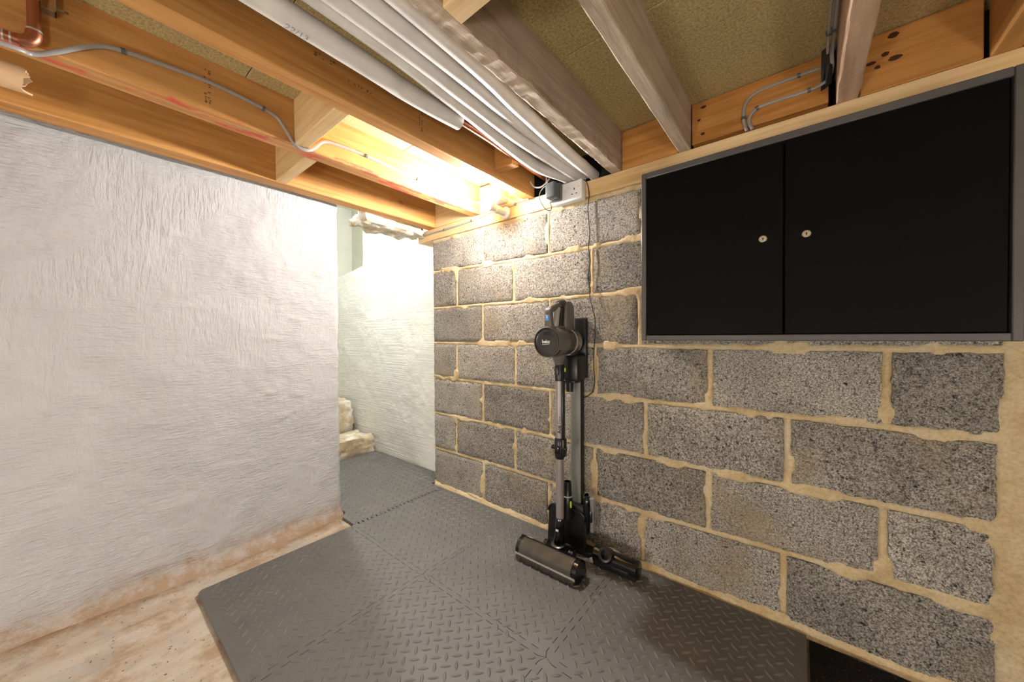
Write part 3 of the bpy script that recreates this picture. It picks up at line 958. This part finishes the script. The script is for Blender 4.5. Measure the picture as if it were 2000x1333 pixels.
SX0, SX1, SZ0, SZ1 = -0.897, -0.745, 1.556, 1.642
r0 = thing('double_socket', 'white double power socket on the wall plate', 'socket', ((SX0 + SX1) / 2, WY - 0.006, SZ0))
obj('back_box', MB().box(SX0 + .001, SX1 - .001, 1.412, WY - 0.0065, SZ0 + .001, SZ1 - .001, 0.003), 'white_plastic', r0, smooth=True)
fp = obj('face_plate', MB().box(SX0, SX1, 1.404, 1.413, SZ0, SZ1, 0.004), 'white_plastic', r0, smooth=True)
for cx in (-0.859, -0.783):
    for px, pz, w_, h_ in ((0, 0.014, .0022, .0045), (-0.011, -0.008, .0035, .002), (0.011, -0.008, .0035, .002)):
        obj('pin_hole', MB().box(cx + px - w_, cx + px + w_, 1.4030, 1.4045, 1.592 + pz - h_, 1.592 + pz + h_), 'dark', fp)
    sx = cx + (0.026 if cx < -.82 else -0.026)
    obj('rocker_switch', MB().box(sx - .006, sx + .006, 1.4005, 1.4045, 1.614, 1.634, 0.0015), 'white_plastic', fp)
for sx in (-0.880, -0.762):
    obj('screw', MB().rev([(0, .0025), (.001, .0025), (.0012, 0)], (sx, 1.4042, 1.612), (0, -1, 0), 10), 'galv', fp)

r0 = thing('charger_plug', 'dark grey charger plug in the left outlet of the socket', 'plug', (-0.868, 1.37, 1.575))
obj('plug_body', MB().box(-0.896, -0.846, 1.342, 1.385, 1.572, 1.640, 0.006, 3), 'grey_plastic', r0, smooth=True)
obj('plug_base', MB().box(-0.899, -0.842, 1.384, 1.4028, 1.568, 1.644, 0.005, 3), 'grey_plastic', r0, smooth=True)
obj('lead', MB().tube(spline([(-0.895, 1.365, 1.636), (-0.925, 1.375, 1.640), (-0.958, 1.39, 1.625), (-0.962, 1.40, 1.595), (-0.945, 1.41, 1.560), (-0.925, 1.42, 1.545), (-0.912, 1.42, 1.555), (-0.914, 1.41, 1.585), (-0.905, 1.40, 1.615), (-0.895, 1.415, 1.650), (-0.85, 1.43, 1.655), (-0.78, 1.425, 1.650), (-0.742, 1.425, 1.640)], 8), 0.0021, 8), 'ink', r0, smooth=True)
cy = 1.437
obj('charger_cord', MB().tube(spline([(-0.742, 1.425, 1.640), (-0.733, 1.430, 1.625), (-0.727, cy, 1.574), (-0.733, cy, 1.52), (-0.729, cy, 1.463), (-0.7245, cy, 1.40), (-0.731, cy, 1.349), (-0.724, cy, 1.281), (-0.7335, cy, 1.215), (-0.725, cy, 1.16), (-0.722, 1.432, 1.124), (-0.703, 1.418, 1.07), (-0.688, 1.412, 1.022), (-0.690, 1.414, 0.944), (-0.698, 1.42, 0.88), (-0.702, 1.428, 0.809), (-0.700, 1.432, 0.76), (-0.706, 1.434, 0.719), (-0.725, 1.435, 0.692), (-0.757, 1.436, 0.674)], 6), 0.0021, 8), 'ink', r0, smooth=True)

# ================================================================== CABINET
CX0, CX1, CY0, CZ0, CZ1 = -0.4335, 0.362, 1.25, 0.934, 1.513
r0 = thing('wall_cabinet', 'black two-door metal wall cabinet with a dark grey frame', 'cabinet', ((CX0 + CX1) / 2, WY, CZ0))
b = MB()
t = 0.016
b.box(CX0, CX0 + t, CY0, WY - .004, CZ0, CZ1, 0.002, 1).box(CX1 - t, CX1, CY0, WY - .004, CZ0, CZ1, 0.002, 1)
b.box(CX0 + t, CX1 - t, CY0, WY - .004, CZ1 - 0.020, CZ1, 0.002, 1).box(CX0 + t, CX1 - t, CY0, WY - .004, CZ0, CZ0 + 0.018, 0.002, 1)
b.box(CX0 + t, CX1 - t, WY - 0.008, WY - .004, CZ0 + .018, CZ1 - .02)
obj('carcass', b, 'cab_frame', r0, smooth=True)
for a, c, lx, lz in ((CX0 + t + .002, -0.0400, -0.086, 1.227), (-0.0355, CX1 - t - .005, 0.0105, 1.224)):
    dr = obj('door', MB().box(a, c, CY0 + 0.002, CY0 + 0.020, CZ0 + 0.0195, CZ1 - 0.0215, 0.0012, 1), 'cab_door', r0)
    lk = obj('lock', MB().rev([(0, .0108), (.0025, .0108), (.0045, .0092), (.0046, .0078), (.0036, .0070), (.0036, 0)], (lx, CY0 + .002, lz), (0, -1, 0), 24), 'chrome', dr, smooth=True)
    kh = MB().rev([(0, .0022), (.0004, .0022), (.0005, 0)], (lx, CY0 - .0017, lz + .001), (0, -1, 0), 12)
    kh.box(lx - .0008, lx + .0008, CY0 - .0021, CY0 - .0017, lz - .0045, lz)
    obj('keyhole', kh, 'dark', dr)

# ================================================================== FOAM MATS
PITCH_T, AMP_T = 0.0487, 0.0105
def side(p, q, kind, sgn):
    """points from p towards q (q left out); kind 'tooth' follows the shared zigzag"""
    p, q = Vector(p), Vector(q)
    if kind == 'flat':
        return [tuple(p)]
    horiz = abs(q.x - p.x) > abs(q.y - p.y)
    a, b = (p.x, q.x) if horiz else (p.y, q.y)
    c = p.y if horiz else p.x
    lo, hi = min(a, b), max(a, b)
    pts = [(lo, 0.0)]
    n = int((hi - lo - 0.012) / PITCH_T)
    st = (hi - lo - n * PITCH_T) / 2
    for k in range(n):
        m_ = lo + st + (k + 0.5) * PITCH_T
        for ds, off in ((-0.5, -1), (-0.19, -1), (-0.27, 1), (0.27, 1), (0.19, -1), (0.5, -1)):
            pts.append((m_ + ds * PITCH_T, off * AMP_T))
    pts.append((hi, 0.0))
    if a > b:
        pts = pts[::-1]
    out = []
    for s_, o_ in pts[:-1]:
        o_ = c + o_ + sgn * 0.0010
        out.append((s_, o_) if horiz else (o_, s_))
    return out

def inside(pt, poly):
    x, y = pt
    r = False
    for i in range(len(poly)):
        (xa, ya_), (xb, yb) = poly[i], poly[i - 1]
        if (ya_ > y) != (yb > y) and x < (xb - xa) * (y - ya_) / (yb - ya_) + xa:
            r = not r
    return r

def bump_verts(cx, cy, ang, z, L=0.0175, Wd=0.0056, H=0.0034):
    ca_, sa = math.cos(ang), math.sin(ang)
    vs, n = [], 12
    for sc_, hz_ in ((1.0, -0.0004), (0.62, 0.78 * H)):
        for k in range(n):
            a = 2 * math.pi * k / n
            u = L * sc_ * math.cos(a)
            w = Wd * sc_ * math.sin(a) * (1 - 0.25 * abs(math.cos(a)))
            vs.append((cx + u * ca_ - w * sa, cy + u * sa + w * ca_, z + hz_))
    vs.append((cx, cy, z + H))
    fs = [(k, (k + 1) % n, n + (k + 1) % n, n + k) for k in range(n)] + [(n + k, n + (k + 1) % n, 2 * n) for k in range(n)]
    return vs, fs

def foam(poly, lb):
    cx_ = sum(p[0] for p in poly) / len(poly)
    cy_ = sum(p[1] for p in poly) / len(poly)
    root = thing('foam_mat', lb, 'floor mat', (cx_, cy_, 0), 'interlocking foam mats')
    obj('mat_slab', MB().prism(poly, (0, 0, 0.0), (1, 0, 0), (0, 1, 0), (0, 0, 1), MAT_T), 'foam', root)
    b = MB()
    q = 0.0307
    s2 = math.sqrt(0.5)
    for i in range(-140, 141):
        for j in range(-140, 141):
            x, y = (i - j) * q * s2, (i + j) * q * s2
            if abs(x - cx_) > 0.42 or abs(y - cy_) > 0.46:
                continue
            an = math.pi / 4 if (i + j) % 2 == 0 else -math.pi / 4
            ex, ey = 0.0165 * math.cos(an), 0.0165 * math.sin(an)
            if inside((x, y), poly) and inside((x + ex, y + ey), poly) and inside((x - ex, y - ey), poly):
                b.add(*bump_verts(x, y, an, MAT_T))
    o = obj('tread_pattern', b, 'foam', root, smooth=True, auto=False)
    o['kind'] = 'stuff'
    return root

xe = [-1.732, -1.155, -0.575, 0.016]
yeM = [0.272, 0.855, 1.428]
names = {(0, 0): 'foam mat tile at the near left corner beside the bare concrete', (1, 0): 'foam mat tile nearest the viewer at the bottom centre',
         (2, 0): 'foam mat tile at the bottom edge right of centre', (0, 1): 'foam mat tile at the mouth of the stair passage',
         (1, 1): 'foam mat tile in front of the vacuum head', (2, 1): 'foam mat tile in shadow under the black cabinet'}
for (i, j), lb in names.items():
    x0, x1, y0, y1 = xe[i], xe[i + 1], yeM[j], yeM[j + 1]
    poly = side((x0, y0), (x1, y0), 'flat' if j == 0 else 'tooth', 1)
    poly += side((x1, y0), (x1, y1), 'flat' if i == 2 else 'tooth', -1)
    poly += side((x1, y1), (x0, y1), 'flat' if j == 1 else 'tooth', -1)
    poly += side((x0, y1), (x0, y0), 'tooth' if (i == 0 and j == 1) else ('flat' if i == 0 else 'tooth'), 1)
    if (i, j) == (0, 0):
        poly = [(x0 + 0.012, y0), ] + poly[1:] + [(x0, y0 + 0.012)]
    foam(poly, lb)
pl = [(-2.312, 0.902), (-1.895, 0.902), (-1.858, 0.868)] + side((-1.732, 0.868), (-1.732, 1.428), 'flat', -1) + side((-1.732, 0.868), (-1.732, 1.428), 'tooth', -1)[1:] + [(-1.732, 1.428), (-1.836, 1.428), (-1.836, 1.563)]
pl += side((-2.312, 1.563), (-2.312, 0.902), 'flat', 1) + side((-2.312, 1.563), (-2.312, 0.902), 'tooth', 1)[1:]
foam(pl, 'foam mat tile turning into the stair passage')
pl = side((-2.312, 0.902), (-2.312, 1.563), 'tooth', -1) + [(-2.312, 1.563), (-2.722, 1.563), (-2.722, 0.902)]
foam(pl, 'foam mat tile farthest away at the foot of the stone step')
tag(obj('rubber_mat', MB().box(0.022, 1.2, -0.4, 1.415, 0, 0.010, 0.002, 1), 'speck'), 'black rubber floor mat with red specks at the lower right', 'floor mat')

# ================================================================== STICK VACUUM
VX = -0.80
v0 = thing('stick_vacuum', 'grey cordless stick vacuum hanging on its charging stand', 'vacuum', (VX, 1.25, MAT_T))
YF, ZB = 1.203, 0.9275
AY = (0, 1, 0)
body = obj('motor_housing', MB().rev([(0.010, 0.0), (0.010, 0.0550), (0.0, 0.0560), (0.0, 0.0605), (0.004, 0.0628), (0.088, 0.0628), (0.094, 0.0605), (0.098, 0.0575)], (VX, YF, ZB), AY, 48), 'taupe', v0, smooth=True)
cap = obj('filter_cap', MB().rev([(0.0005, 0.0605), (-0.0035, 0.0590), (-0.0040, 0.0555), (0.0020, 0.0525), (0.0045, 0.0470), (0.0030, 0.0400), (0.0015, 0.0)], (VX, YF, ZB), AY, 48, caps=False), 'taupe_d', v0, smooth=True)
V, Fc = text_mesh('beko', 0.019, 0.0006)
obj('printed_lettering', MB().add([(VX + a - 0.003, YF + 0.0008, ZB + b_ - 0.004) for a, b_ in V], Fc), 'print_white', cap)
obj('logo_underline', MB().add([(VX - .021, YF + .0008, ZB - .0105), (VX + .014, YF + .0008, ZB - .0085), (VX + .014, YF + .0008, ZB - .0070), (VX - .021, YF + .0008, ZB - .0085)], [(0, 1, 2, 3)]), 'print_white', cap)
obj('finger_slot', MB().prism([(0.017 * math.cos(a), 0.0065 * math.sin(a) - 0.004 * math.cos(a) ** 2) for a in [2 * math.pi * k / 20 for k in range(20)]], (VX, YF + 0.0005, ZB + 0.036), (1, 0, 0), (0, 0, 1), (0, 1, 0), 0.002), 'ink', cap)
b = MB()
for k in range(5):
    yy = YF + 0.030 + 0.0085 * k
    b.rev([(0, 0.0632), (0.003, 0.0632)], (VX, yy, ZB), AY, 14, math.radians(190), math.radians(232))
obj('air_vent', b, 'ink', body)
obj('vent_ring', MB().rev([(0.010, 0.0634), (0.022, 0.0638), (0.026, 0.0634)], (VX, YF, ZB), AY, 30, math.radians(120), math.radians(240)), 'taupe_d', body, smooth=True)
bin_ = obj('dust_bin', MB().rev([(0.096, 0.0570), (0.185, 0.0570), (0.204, 0.0545), (0.216, 0.0460), (0.220, 0.030), (0.221, 0.0)], (VX, YF, ZB), AY, 40), 'clear', v0, smooth=True)
obj('bin_ring', MB().rev([(0.150, 0.0573), (0.152, 0.0588), (0.158, 0.0588), (0.160, 0.0573)], (VX, YF, ZB), AY, 40), 'silver', bin_, smooth=True)
obj('cyclone_cone', MB().rev([(0.097, 0.046), (0.140, 0.040), (0.190, 0.024), (0.191, 0)], (VX, YF, ZB), AY, 24), 'brush_dark', bin_, smooth=True)
# handle loop
def yz_tube(pts, r, seg=14, flat=1.0):
    return MB().tube(spline([(VX, y, z) for y, z in pts], 6), r, seg, flat)
st = MB()
rows = []
for y, z, hw, hd in ((1.226, 0.965, .030, .016), (1.224, 0.985, .0245, .0150), (1.222, 1.002, .0185, .0135), (1.221, 1.030, .0170, .0125), (1.221, 1.052, .0170, .0125), (1.224, 1.062, .0150, .0115), (1.228, 1.067, .010, .008)):
    rows.append([(VX + hw * math.copysign(abs(math.cos(a)) ** .6, math.cos(a)), y + hd * math.copysign(abs(math.sin(a)) ** .6, math.sin(a)), z) for a in [2 * math.pi * k / 24 for k in range(24)]])
st.grid(rows, wrap=True)
st.add(rows[-1], [tuple(range(24))])
stem = obj('front_stem', st, 'taupe', v0, smooth=True)
obj('battery_display', MB().box(VX - .0075, VX + .0075, 1.2077, 1.2086, 1.014, 1.0375, 0.0004, 1), 'blue', stem)
obj('display_icon', MB().box(VX - .0016, VX + .0016, 1.2070, 1.2078, 1.024, 1.034), 'print_white', stem)
obj('top_handle', yz_tube([(1.224, 1.054), (1.245, 1.066), (1.28, 1.078), (1.322, 1.090)], [0.0145] * 18 + [0.0165]), 'taupe', v0, smooth=True)
obj('handle_collar', yz_tube([(1.300, 1.083), (1.314, 1.088), (1.330, 1.092)], 0.0195, 18), 'taupe_d', v0, smooth=True)
b = MB()
rows = []
for z, y0_, y1_, hw in ((0.975, 1.318, 1.398, .026), (0.98, 1.316, 1.400, .029), (1.03, 1.316, 1.396, .029), (1.075, 1.318, 1.390, .028), (1.092, 1.322, 1.384, .026), (1.101, 1.330, 1.376, .020), (1.104, 1.342, 1.364, .010)):
    cyy, hy = (y0_ + y1_) / 2, (y1_ - y0_) / 2
    rows.append([(VX + hw * math.copysign(abs(math.cos(a)) ** .5, math.cos(a)), cyy + hy * math.copysign(abs(math.sin(a)) ** .5, math.sin(a)), z) for a in [2 * math.pi * k / 28 for k in range(28)]])
b.grid(rows, wrap=True)
b.add(rows[0], [tuple(range(28))]).add(rows[-1], [tuple(range(28))])
bat = obj('battery_pack', b, 'taupe', v0, smooth=True)
obj('trim_line', MB().box(VX + .0285, VX + .0297, 1.379, 1.381, 0.985, 1.080), 'silver', bat)
obj('trigger_grip', yz_tube([(1.268, 0.985), (1.270, 1.01), (1.276, 1.045), (1.284, 1.070)], 0.0165, 16), 'silver', v0, smooth=True)
obj('loop_foot', MB().box(VX - .022, VX + .022, 1.232, 1.325, 0.978, 0.994, 0.007, 3), 'taupe', v0, smooth=True)
obj('inner_column', yz_tube([(1.305, 0.985), (1.312, 1.03), (1.318, 1.075)], 0.017, 14), 'gloss', v0, smooth=True)
# neck and wand
WYV = 1.302
obj('neck', MB().rev([(0.0, 0.033), (0.020, 0.030), (0.045, 0.0195), (0.062, 0.0180)], (VX, WYV - .004, 0.884), (0, 0.06, -1), 24), 'taupe', v0, smooth=True)
obj('wand_latch', MB().rev([(0, 0.0185), (0.006, 0.0205), (0.060, 0.0205), (0.072, 0.0190)], (VX, WYV, 0.832), (0, 0, -1), 24), 'black', v0, smooth=True)
obj('release_button', MB().box(VX - .010, VX + .010, WYV - .0275, WYV - .014, 0.786, 0.823, 0.004), 'taupe_d', v0, smooth=True)
wu = obj('upper_wand', MB().rev([(0, 0.0178), (0.252, 0.0178)], (VX, WYV, 0.764), (0, 0, -1), 32), 'wand', v0, smooth=True)
obj('wand_spine', MB().box(VX + 0.013, VX + .0225, WYV - .010, WYV + .010, 0.515, 0.762, 0.003), 'black', v0, smooth=True)
# lettering bent round the wand, reading upwards
def wrap_text(txt, size, bold, zc, ang, r):
    V, Fc = text_mesh(txt, size, bold)
    vs = []
    for a, b_ in V:
        an = ang - (b_ - size * 0.35) / r
        vs.append((VX + r * math.cos(an), WYV + r * math.sin(an), zc + a))
    return MB().add(vs, Fc)
ANG = math.atan2(-WYV, -VX) - 0.12
obj('printed_lettering', wrap_text('Acti', 0.0205, 0.0007, 0.5555, ANG, 0.0181), 'ink', wu)
obj('printed_lettering', wrap_text('Flex', 0.0205, -0.0002, 0.5955, ANG, 0.0181), 'ink', wu)
fj = obj('flex_joint', MB().rev([(0, 0.0188), (0.006, 0.0225), (0.034, 0.0225), (0.036, 0.0200), (0.052, 0.0200), (0.054, 0.0225), (0.078, 0.0225), (0.090, 0.0180)], (VX, WYV, 0.517), (0, 0, -1), 28), 'black', v0, smooth=True)
obj('pivot_pin', MB().rev([(-.036, 0), (-.036, .0085), (-.030, .0098), (.030, .0098), (.034, .0085), (.034, 0)], (VX, WYV - 0.004, 0.473), (1, 0, 0), 20), 'gloss', fj, smooth=True)
obj('joint_flap', MB().box(VX - .011, VX + .011, WYV - .0285, WYV - .016, 0.452, 0.486, 0.004), 'gloss', fj, smooth=True)
obj('joint_back', MB().box(VX + .010, VX + .0265, WYV - .012, WYV + .016, 0.437, 0.515, 0.004), 'black', fj, smooth=True)
obj('lower_wand', MB().rev([(0, 0.0172), (0.262, 0.0172)], (VX, WYV, 0.430), (0, 0, -1), 32), 'wand', v0, smooth=True)
fc = obj('foot_collar', MB().rev([(0, 0.0180), (0.004, 0.0195), (0.040, 0.0195), (0.045, 0.0180), (0.062, 0.0190), (0.100, 0.0240)], (VX, WYV, 0.172), (0, -0.10, -1), 28), 'gloss', v0, smooth=True)
obj('collar_mark', MB().box(VX - .006, VX + .006, WYV - .0262, WYV - .0230, 0.122, 0.129), 'print_white', fc)
obj('pivot_ring', MB().rev([(0, .026), (.003, .031), (.007, .031), (.009, .026)], (VX, 1.290, 0.060), (0, -0.25, 1), 32), 'taupe_d', v0, smooth=True)
# floor head, a roller bar lying along the wall direction
HX0, HX1, HYc, HZc, HR = -0.934, -0.648, 1.198, 0.052, 0.040
fh = obj('floor_head', MB().box(HX0 + .004, HX1 - .004, 1.160, 1.262, 0.0165, 0.034, 0.006).box(VX - .070, VX + .075, 1.245, 1.315, 0.018, 0.052, 0.008), 'black', v0, smooth=True)
def arc_shell(x0, x1, a0, a1, r0_, r1_, n=18):
    rows_ = []
    for xx in (x0, x1):
        for rr in (r0_, r1_):
            rows_.append([(xx, HYc + rr * math.cos(math.radians(a0 + (a1 - a0) * k / n)), HZc + rr * math.sin(math.radians(a0 + (a1 - a0) * k / n))) for k in range(n + 1)])
    A, B, C_, D = rows_
    bb = MB().grid([A, C_]).grid([B, D]).grid([A, B]).grid([C_, D])
    bb.add([A[0], B[0], D[0], C_[0]], [(0, 1, 2, 3)]).add([A[-1], B[-1], D[-1], C_[-1]], [(0, 1, 2, 3)])
    return bb
obj('head_cover', arc_shell(HX0, HX1, -20, 82, HR - .002, HR + .0035), 'gloss', fh, smooth=True)
obj('clear_window', arc_shell(HX0 + .020, HX1 - .020, 82, 195, HR - .0012, HR + .001), 'clear', fh, smooth=True)
for a, c in ((HX0, HX0 + .020), (HX1 - .020, HX1)):
    obj('end_cap', MB().rev([(0, 0), (0, HR - .003), (.003, HR + .001), (c - a, HR + .001), (c - a, 0)], (a, HYc, HZc), (1, 0, 0), 36), 'gloss', fh, smooth=True)
obj('front_lip', arc_shell(HX0 + .002, HX1 - .002, 190, 204, HR - .001, HR + .0035), 'silver', fh, smooth=True)
bb = MB()
rows = []
for i in range(60):
    xx = HX0 + .022 + (HX1 - HX0 - .044) * i / 59
    rows.append([(xx, HYc + (0.031 + 0.0035 * math.sin(3 * a + i * 0.35)) * math.cos(a), HZc - .002 + (0.031 + 0.0035 * math.sin(3 * a + i * 0.35)) * math.sin(a)) for a in [2 * math.pi * k / 30 for k in range(30)]])
bb.grid(rows, wrap=True)
obj('brush_roller', bb, 'brush_dark', fh, smooth=True)
bb = MB()
for k in range(120):
    xx = HX0 + .008 + (HX1 - HX0 - .016) * k / 119
    bb.add([(xx - .0014, HYc - .040, .040), (xx + .0014, HYc - .040, .040), (xx + random.uniform(-.002, .002), HYc - .047, MAT_T + .003), (xx, HYc - .034, .030)], [(0, 1, 2), (0, 2, 3), (1, 3, 2), (0, 3, 1)])
sk = obj('front_bristles', bb, 'brush_dark', fh)
sk['kind'] = 'stuff'
for xx in (VX - .074, VX + .052):
    wh = MB()
    for k in range(3):
        wh.rev([(k * .007, 0), (k * .007, .019), (k * .007 + .001, .0222), (k * .007 + .005, .0222), (k * .007 + .006, .019), (k * .007 + .006, 0)], (xx, 1.292, 0.0362), (1, 0, 0), 24)
    obj('wheel', wh, 'taupe_d', fh, smooth=True)
V, Fc = text_mesh('beko', 0.014, 0.0005)
vs = []
for a, b_ in V:
    an = math.radians(70) - (b_ - .004) / (HR + .004)
    vs.append((-0.893 + a, HYc + (HR + .0042) * math.cos(math.radians(140) - an), HZc + (HR + .0042) * math.sin(math.radians(140) - an)))
obj('printed_lettering', MB().add(vs, Fc), 'print_white', fh)

# ================================================================== CHARGING STAND
RX = -0.786
c0 = thing('charging_stand', 'grey aluminium charging stand against the block wall', 'stand', (RX, 1.42, MAT_T))
b = MB().box(RX - .025, RX + .025, 1.412, 1.436, 0.03, 0.86, 0.002, 1)
obj('rail', b, 'alu', c0)
b = MB()
for k in range(6):
    xx = RX - .017 + .0068 * k
    b.box(xx - .0006, xx + .0006, 1.4105, 1.4125, 0.05, 0.85)
obj('rail_ribs', b, 'alu', c0)
obj('rail_side', MB().box(RX + .0248, RX + .029, 1.414, 1.440, 0.03, 0.86, 0.001, 1), 'black', c0)
obj('dock_back', MB().box(RX - .032, RX + .047, 1.4255, 1.4465, 0.765, 1.032, 0.004), 'black', c0, smooth=True)
b = MB().box(RX - .026, RX + .046, 1.350, 1.428, 0.757, 0.866, 0.008).box(RX - .022, RX + .030, 1.356, 1.410, 0.745, 0.76, 0.005)
obj('dock_cradle', b, 'black', c0, smooth=True)
obj('status_tag', MB().box(RX - .021, RX - .010, 1.3485, 1.3505, 0.795, 0.812, 0.001, 1), 'lime', c0)
obj('spout', MB().rev([(0, .0175), (.040, .0155), (.041, .0135), (.02, .0135)], (RX - .006, 1.374, 0.747), (0, 0, -1), 24), 'black', c0, smooth=True)
# rounded upright plate and foot
def rrect(w, h, r, n=7):
    out = [(-w, 0), (w, 0)]
    out += [(w - r + r * math.cos(a), h - r + r * math.sin(a)) for a in [math.pi / 2 * k / n for k in range(n + 1)]]
    out += [(-w + r + r * math.cos(a), h - r + r * math.sin(a)) for a in [math.pi / 2 + math.pi / 2 * k / n for k in range(n + 1)]]
    return out
obj('base_shield', MB().prism(rrect(.095, .172, .035), (RX - .022, 1.362, MAT_T), (1, 0, 0), (0, 0.06, 0.998), (0, 1, 0), .008), 'black', c0, smooth=True)
obj('shield_rim', MB().tube([(RX - .022 + a, 1.360 + 0.06 * z, MAT_T + z) for a, z in rrect(.095, .172, .035)[1:]], 0.0045, 8), 'black', c0, smooth=True)
obj('base_plate', MB().box(RX - .095, RX + .105, 1.352, 1.416, MAT_T + .002, MAT_T + .020, 0.006), 'black', c0, smooth=True)
obj('tool_holder', MB().box(RX - .030, RX + .100, 1.375, 1.412, 0.150, 0.205, 0.008), 'black', c0, smooth=True)

# tools in the holder
t0 = thing('crevice_tool', 'black crevice nozzle standing in the stand in front of the rail', 'nozzle', (RX - .010, 1.385, 0.13))
tx, ty = RX - .008, 1.352
obj('nozzle_tube', MB().rev([(0, .024), (.055, .024), (.090, .0225), (.095, .0205), (.125, .0175), (.158, .0165), (.158, .0138), (.13, .0138)], (tx, ty, 0.155), (0, 0.02, 1), 28), 'black', t0, smooth=True)
obj('nozzle_collar', MB().rev([(.092, .0215), (.095, .0228), (.098, .0208)], (tx, ty, 0.155), (0, 0.02, 1), 28), 'silver', t0, smooth=True)
obj('lime_button', MB().box(tx + .0195, tx + .0265, ty - .012, ty - .004, 0.207, 0.234, 0.002), 'lime', t0, smooth=True)
t0 = thing('dusting_brush', 'black dusting brush with pale bristles upright beside the rail', 'brush', (RX + .075, 1.39, 0.10))
rows = []
for z, hw, hd in ((0.100, .010, .012), (0.110, .0155, .018), (0.150, .0175, .020), (0.205, .0175, .020), (0.240, .0150, .018), (0.256, .0105, .013), (0.263, .004, .006)):
    rows.append([(RX + .073 + hw * math.cos(a), 1.384 + hd * math.sin(a), z) for a in [2 * math.pi * k / 20 for k in range(20)]])
b = MB().grid(rows, wrap=True)
b.add(rows[0], [tuple(range(20))]).add(rows[-1], [tuple(range(20))])
obj('brush_body', b, 'gloss', t0, smooth=True)
b = MB()
for k in range(150):
    u = k / 149
    if u < 0.25:
        a = math.pi * (1.0 - u / 0.25 * 0.62)
        p, dq = (RX + .077 + .012 * math.cos(a), 0.252 + .010 * math.sin(a)), (math.cos(a) * .006, math.sin(a) * .014)
    else:
        p, dq = (RX + .086, 0.258 - (u - .25) / .75 * 0.145), (.0155, random.uniform(-.001, .001))
    for yy in (1.380, 1.390, 1.400):
        b.add([(p[0] - .0012, yy, p[1] - .0011), (p[0] + .0012, yy, p[1] + .0011), (p[0] + dq[0] + .001, yy, p[1] + dq[1] + .0011), (p[0] + dq[0] - .001, yy, p[1] + dq[1] - .0011), (p[0] + dq[0], yy + .006, p[1] + dq[1])], [(0, 1, 2, 3), (2, 3, 4), (0, 3, 4), (1, 2, 4), (0, 1, 4)])
o = obj('bristles', b, 'bristle', t0)
o['kind'] = 'stuff'
t0 = thing('mini_brush_head', 'small black motorised brush head lying on the mat by the wall', 'brush head', (-0.565, 1.345, MAT_T))
HA, HB, hy, hz0, hr = -0.662, -0.478, 1.352, 0.050, 0.034
obj('head_body', MB().rev([(0, 0), (0, .028), (.004, hr), (.052, hr), (.054, hr - .003), (.150, hr - .003), (.152, hr), (HB - HA - .004, hr), (HB - HA, .028), (HB - HA, 0)], (HA, hy, hz0), (1, 0, 0), 32), 'gloss', t0, smooth=True)
obj('head_base', MB().box(HA + .004, HB - .004, hy - .030, hy + .030, MAT_T + .0025, 0.046, 0.006), 'black', t0, smooth=True)
obj('neck_socket', MB().rev([(-.01, .030), (.034, .027), (.036, .022), (.036, .017), (.010, .017), (.010, 0)], (-0.600, hy - .016, 0.068), (0.05, -0.85, 0.52), 28), 'black', t0, smooth=True)
obj('foot_tab', MB().box(HA - .016, HA + .002, hy - .022, hy - .008, MAT_T + .002, 0.030, 0.003), 'silver', t0)

# ink stamps, nail holes and knots on the timber
rg_ = random.Random(5)
JO = [o for o in bpy.data.objects if o.get('category') == 'joist']
def stamp(jo, x, y0, z0, rows_, cols):
    b = MB()
    for i in range(rows_):
        for k in range(cols):
            if rg_.random() < 0.35:
                continue
            yy, zz = y0 + i * 0.010, z0 + k * 0.008
            b.box(x - 0.0002, x + 0.0005, yy + rg_.uniform(-.002, .002), yy + rg_.uniform(.003, .006), zz, zz + rg_.uniform(.002, .006))
    obj('ink_stamp', b, 'stamp', jo)
M['stamp'] = plain('stamp_ink', (0.16, 0.085, 0.035), 0.8)
stamp(JO[1], -1.4045, 0.255, 1.668, 2, 13)
stamp(JO[2], -1.0295, 0.42, 1.72, 6, 2)
stamp(JO[2], -1.0295, 0.50, 1.70, 9, 1)
stamp(JO[2], -1.0295, 0.76, 1.67, 2, 12)
NO = [o for o in bpy.data.objects if o.get('category') == 'noggin']
def spot(no, nm, x, z, rx, rz):
    pts = [(rx * math.cos(2 * math.pi * k / 14) * (1 + .2 * rg_.uniform(-1, 1)), rz * math.sin(2 * math.pi * k / 14)) for k in range(14)]
    obj(nm, MB().prism(pts, (x, WY - 0.0096, z), (1, 0, 0), (0, 0, 1), (0, 1, 0), 0.003), 'knot', no)
M['knot'] = plain('knot', (0.05, 0.016, 0.005), 0.7)
n5 = [o for o in NO if 'two clipped' in o['label']][0]
n6 = [o for o in NO if 'knotty' in o['label']][0]
for x, z, a, b_ in ((-0.275, 1.775, .010, .005), (-0.29, 1.733, .006, .004), (-0.278, 1.680, .007, .005)):
    spot(n5, 'nail_hole', x, z, a, b_)
for x, z, a, b_ in ((0.196, 1.780, .010, .008), (0.180, 1.735, .008, .006), (0.199, 1.716, .013, .007), (0.165, 1.706, .006, .005), (0.152, 1.722, .011, .005)):
    spot(n6, 'knot', x, z, a, b_)
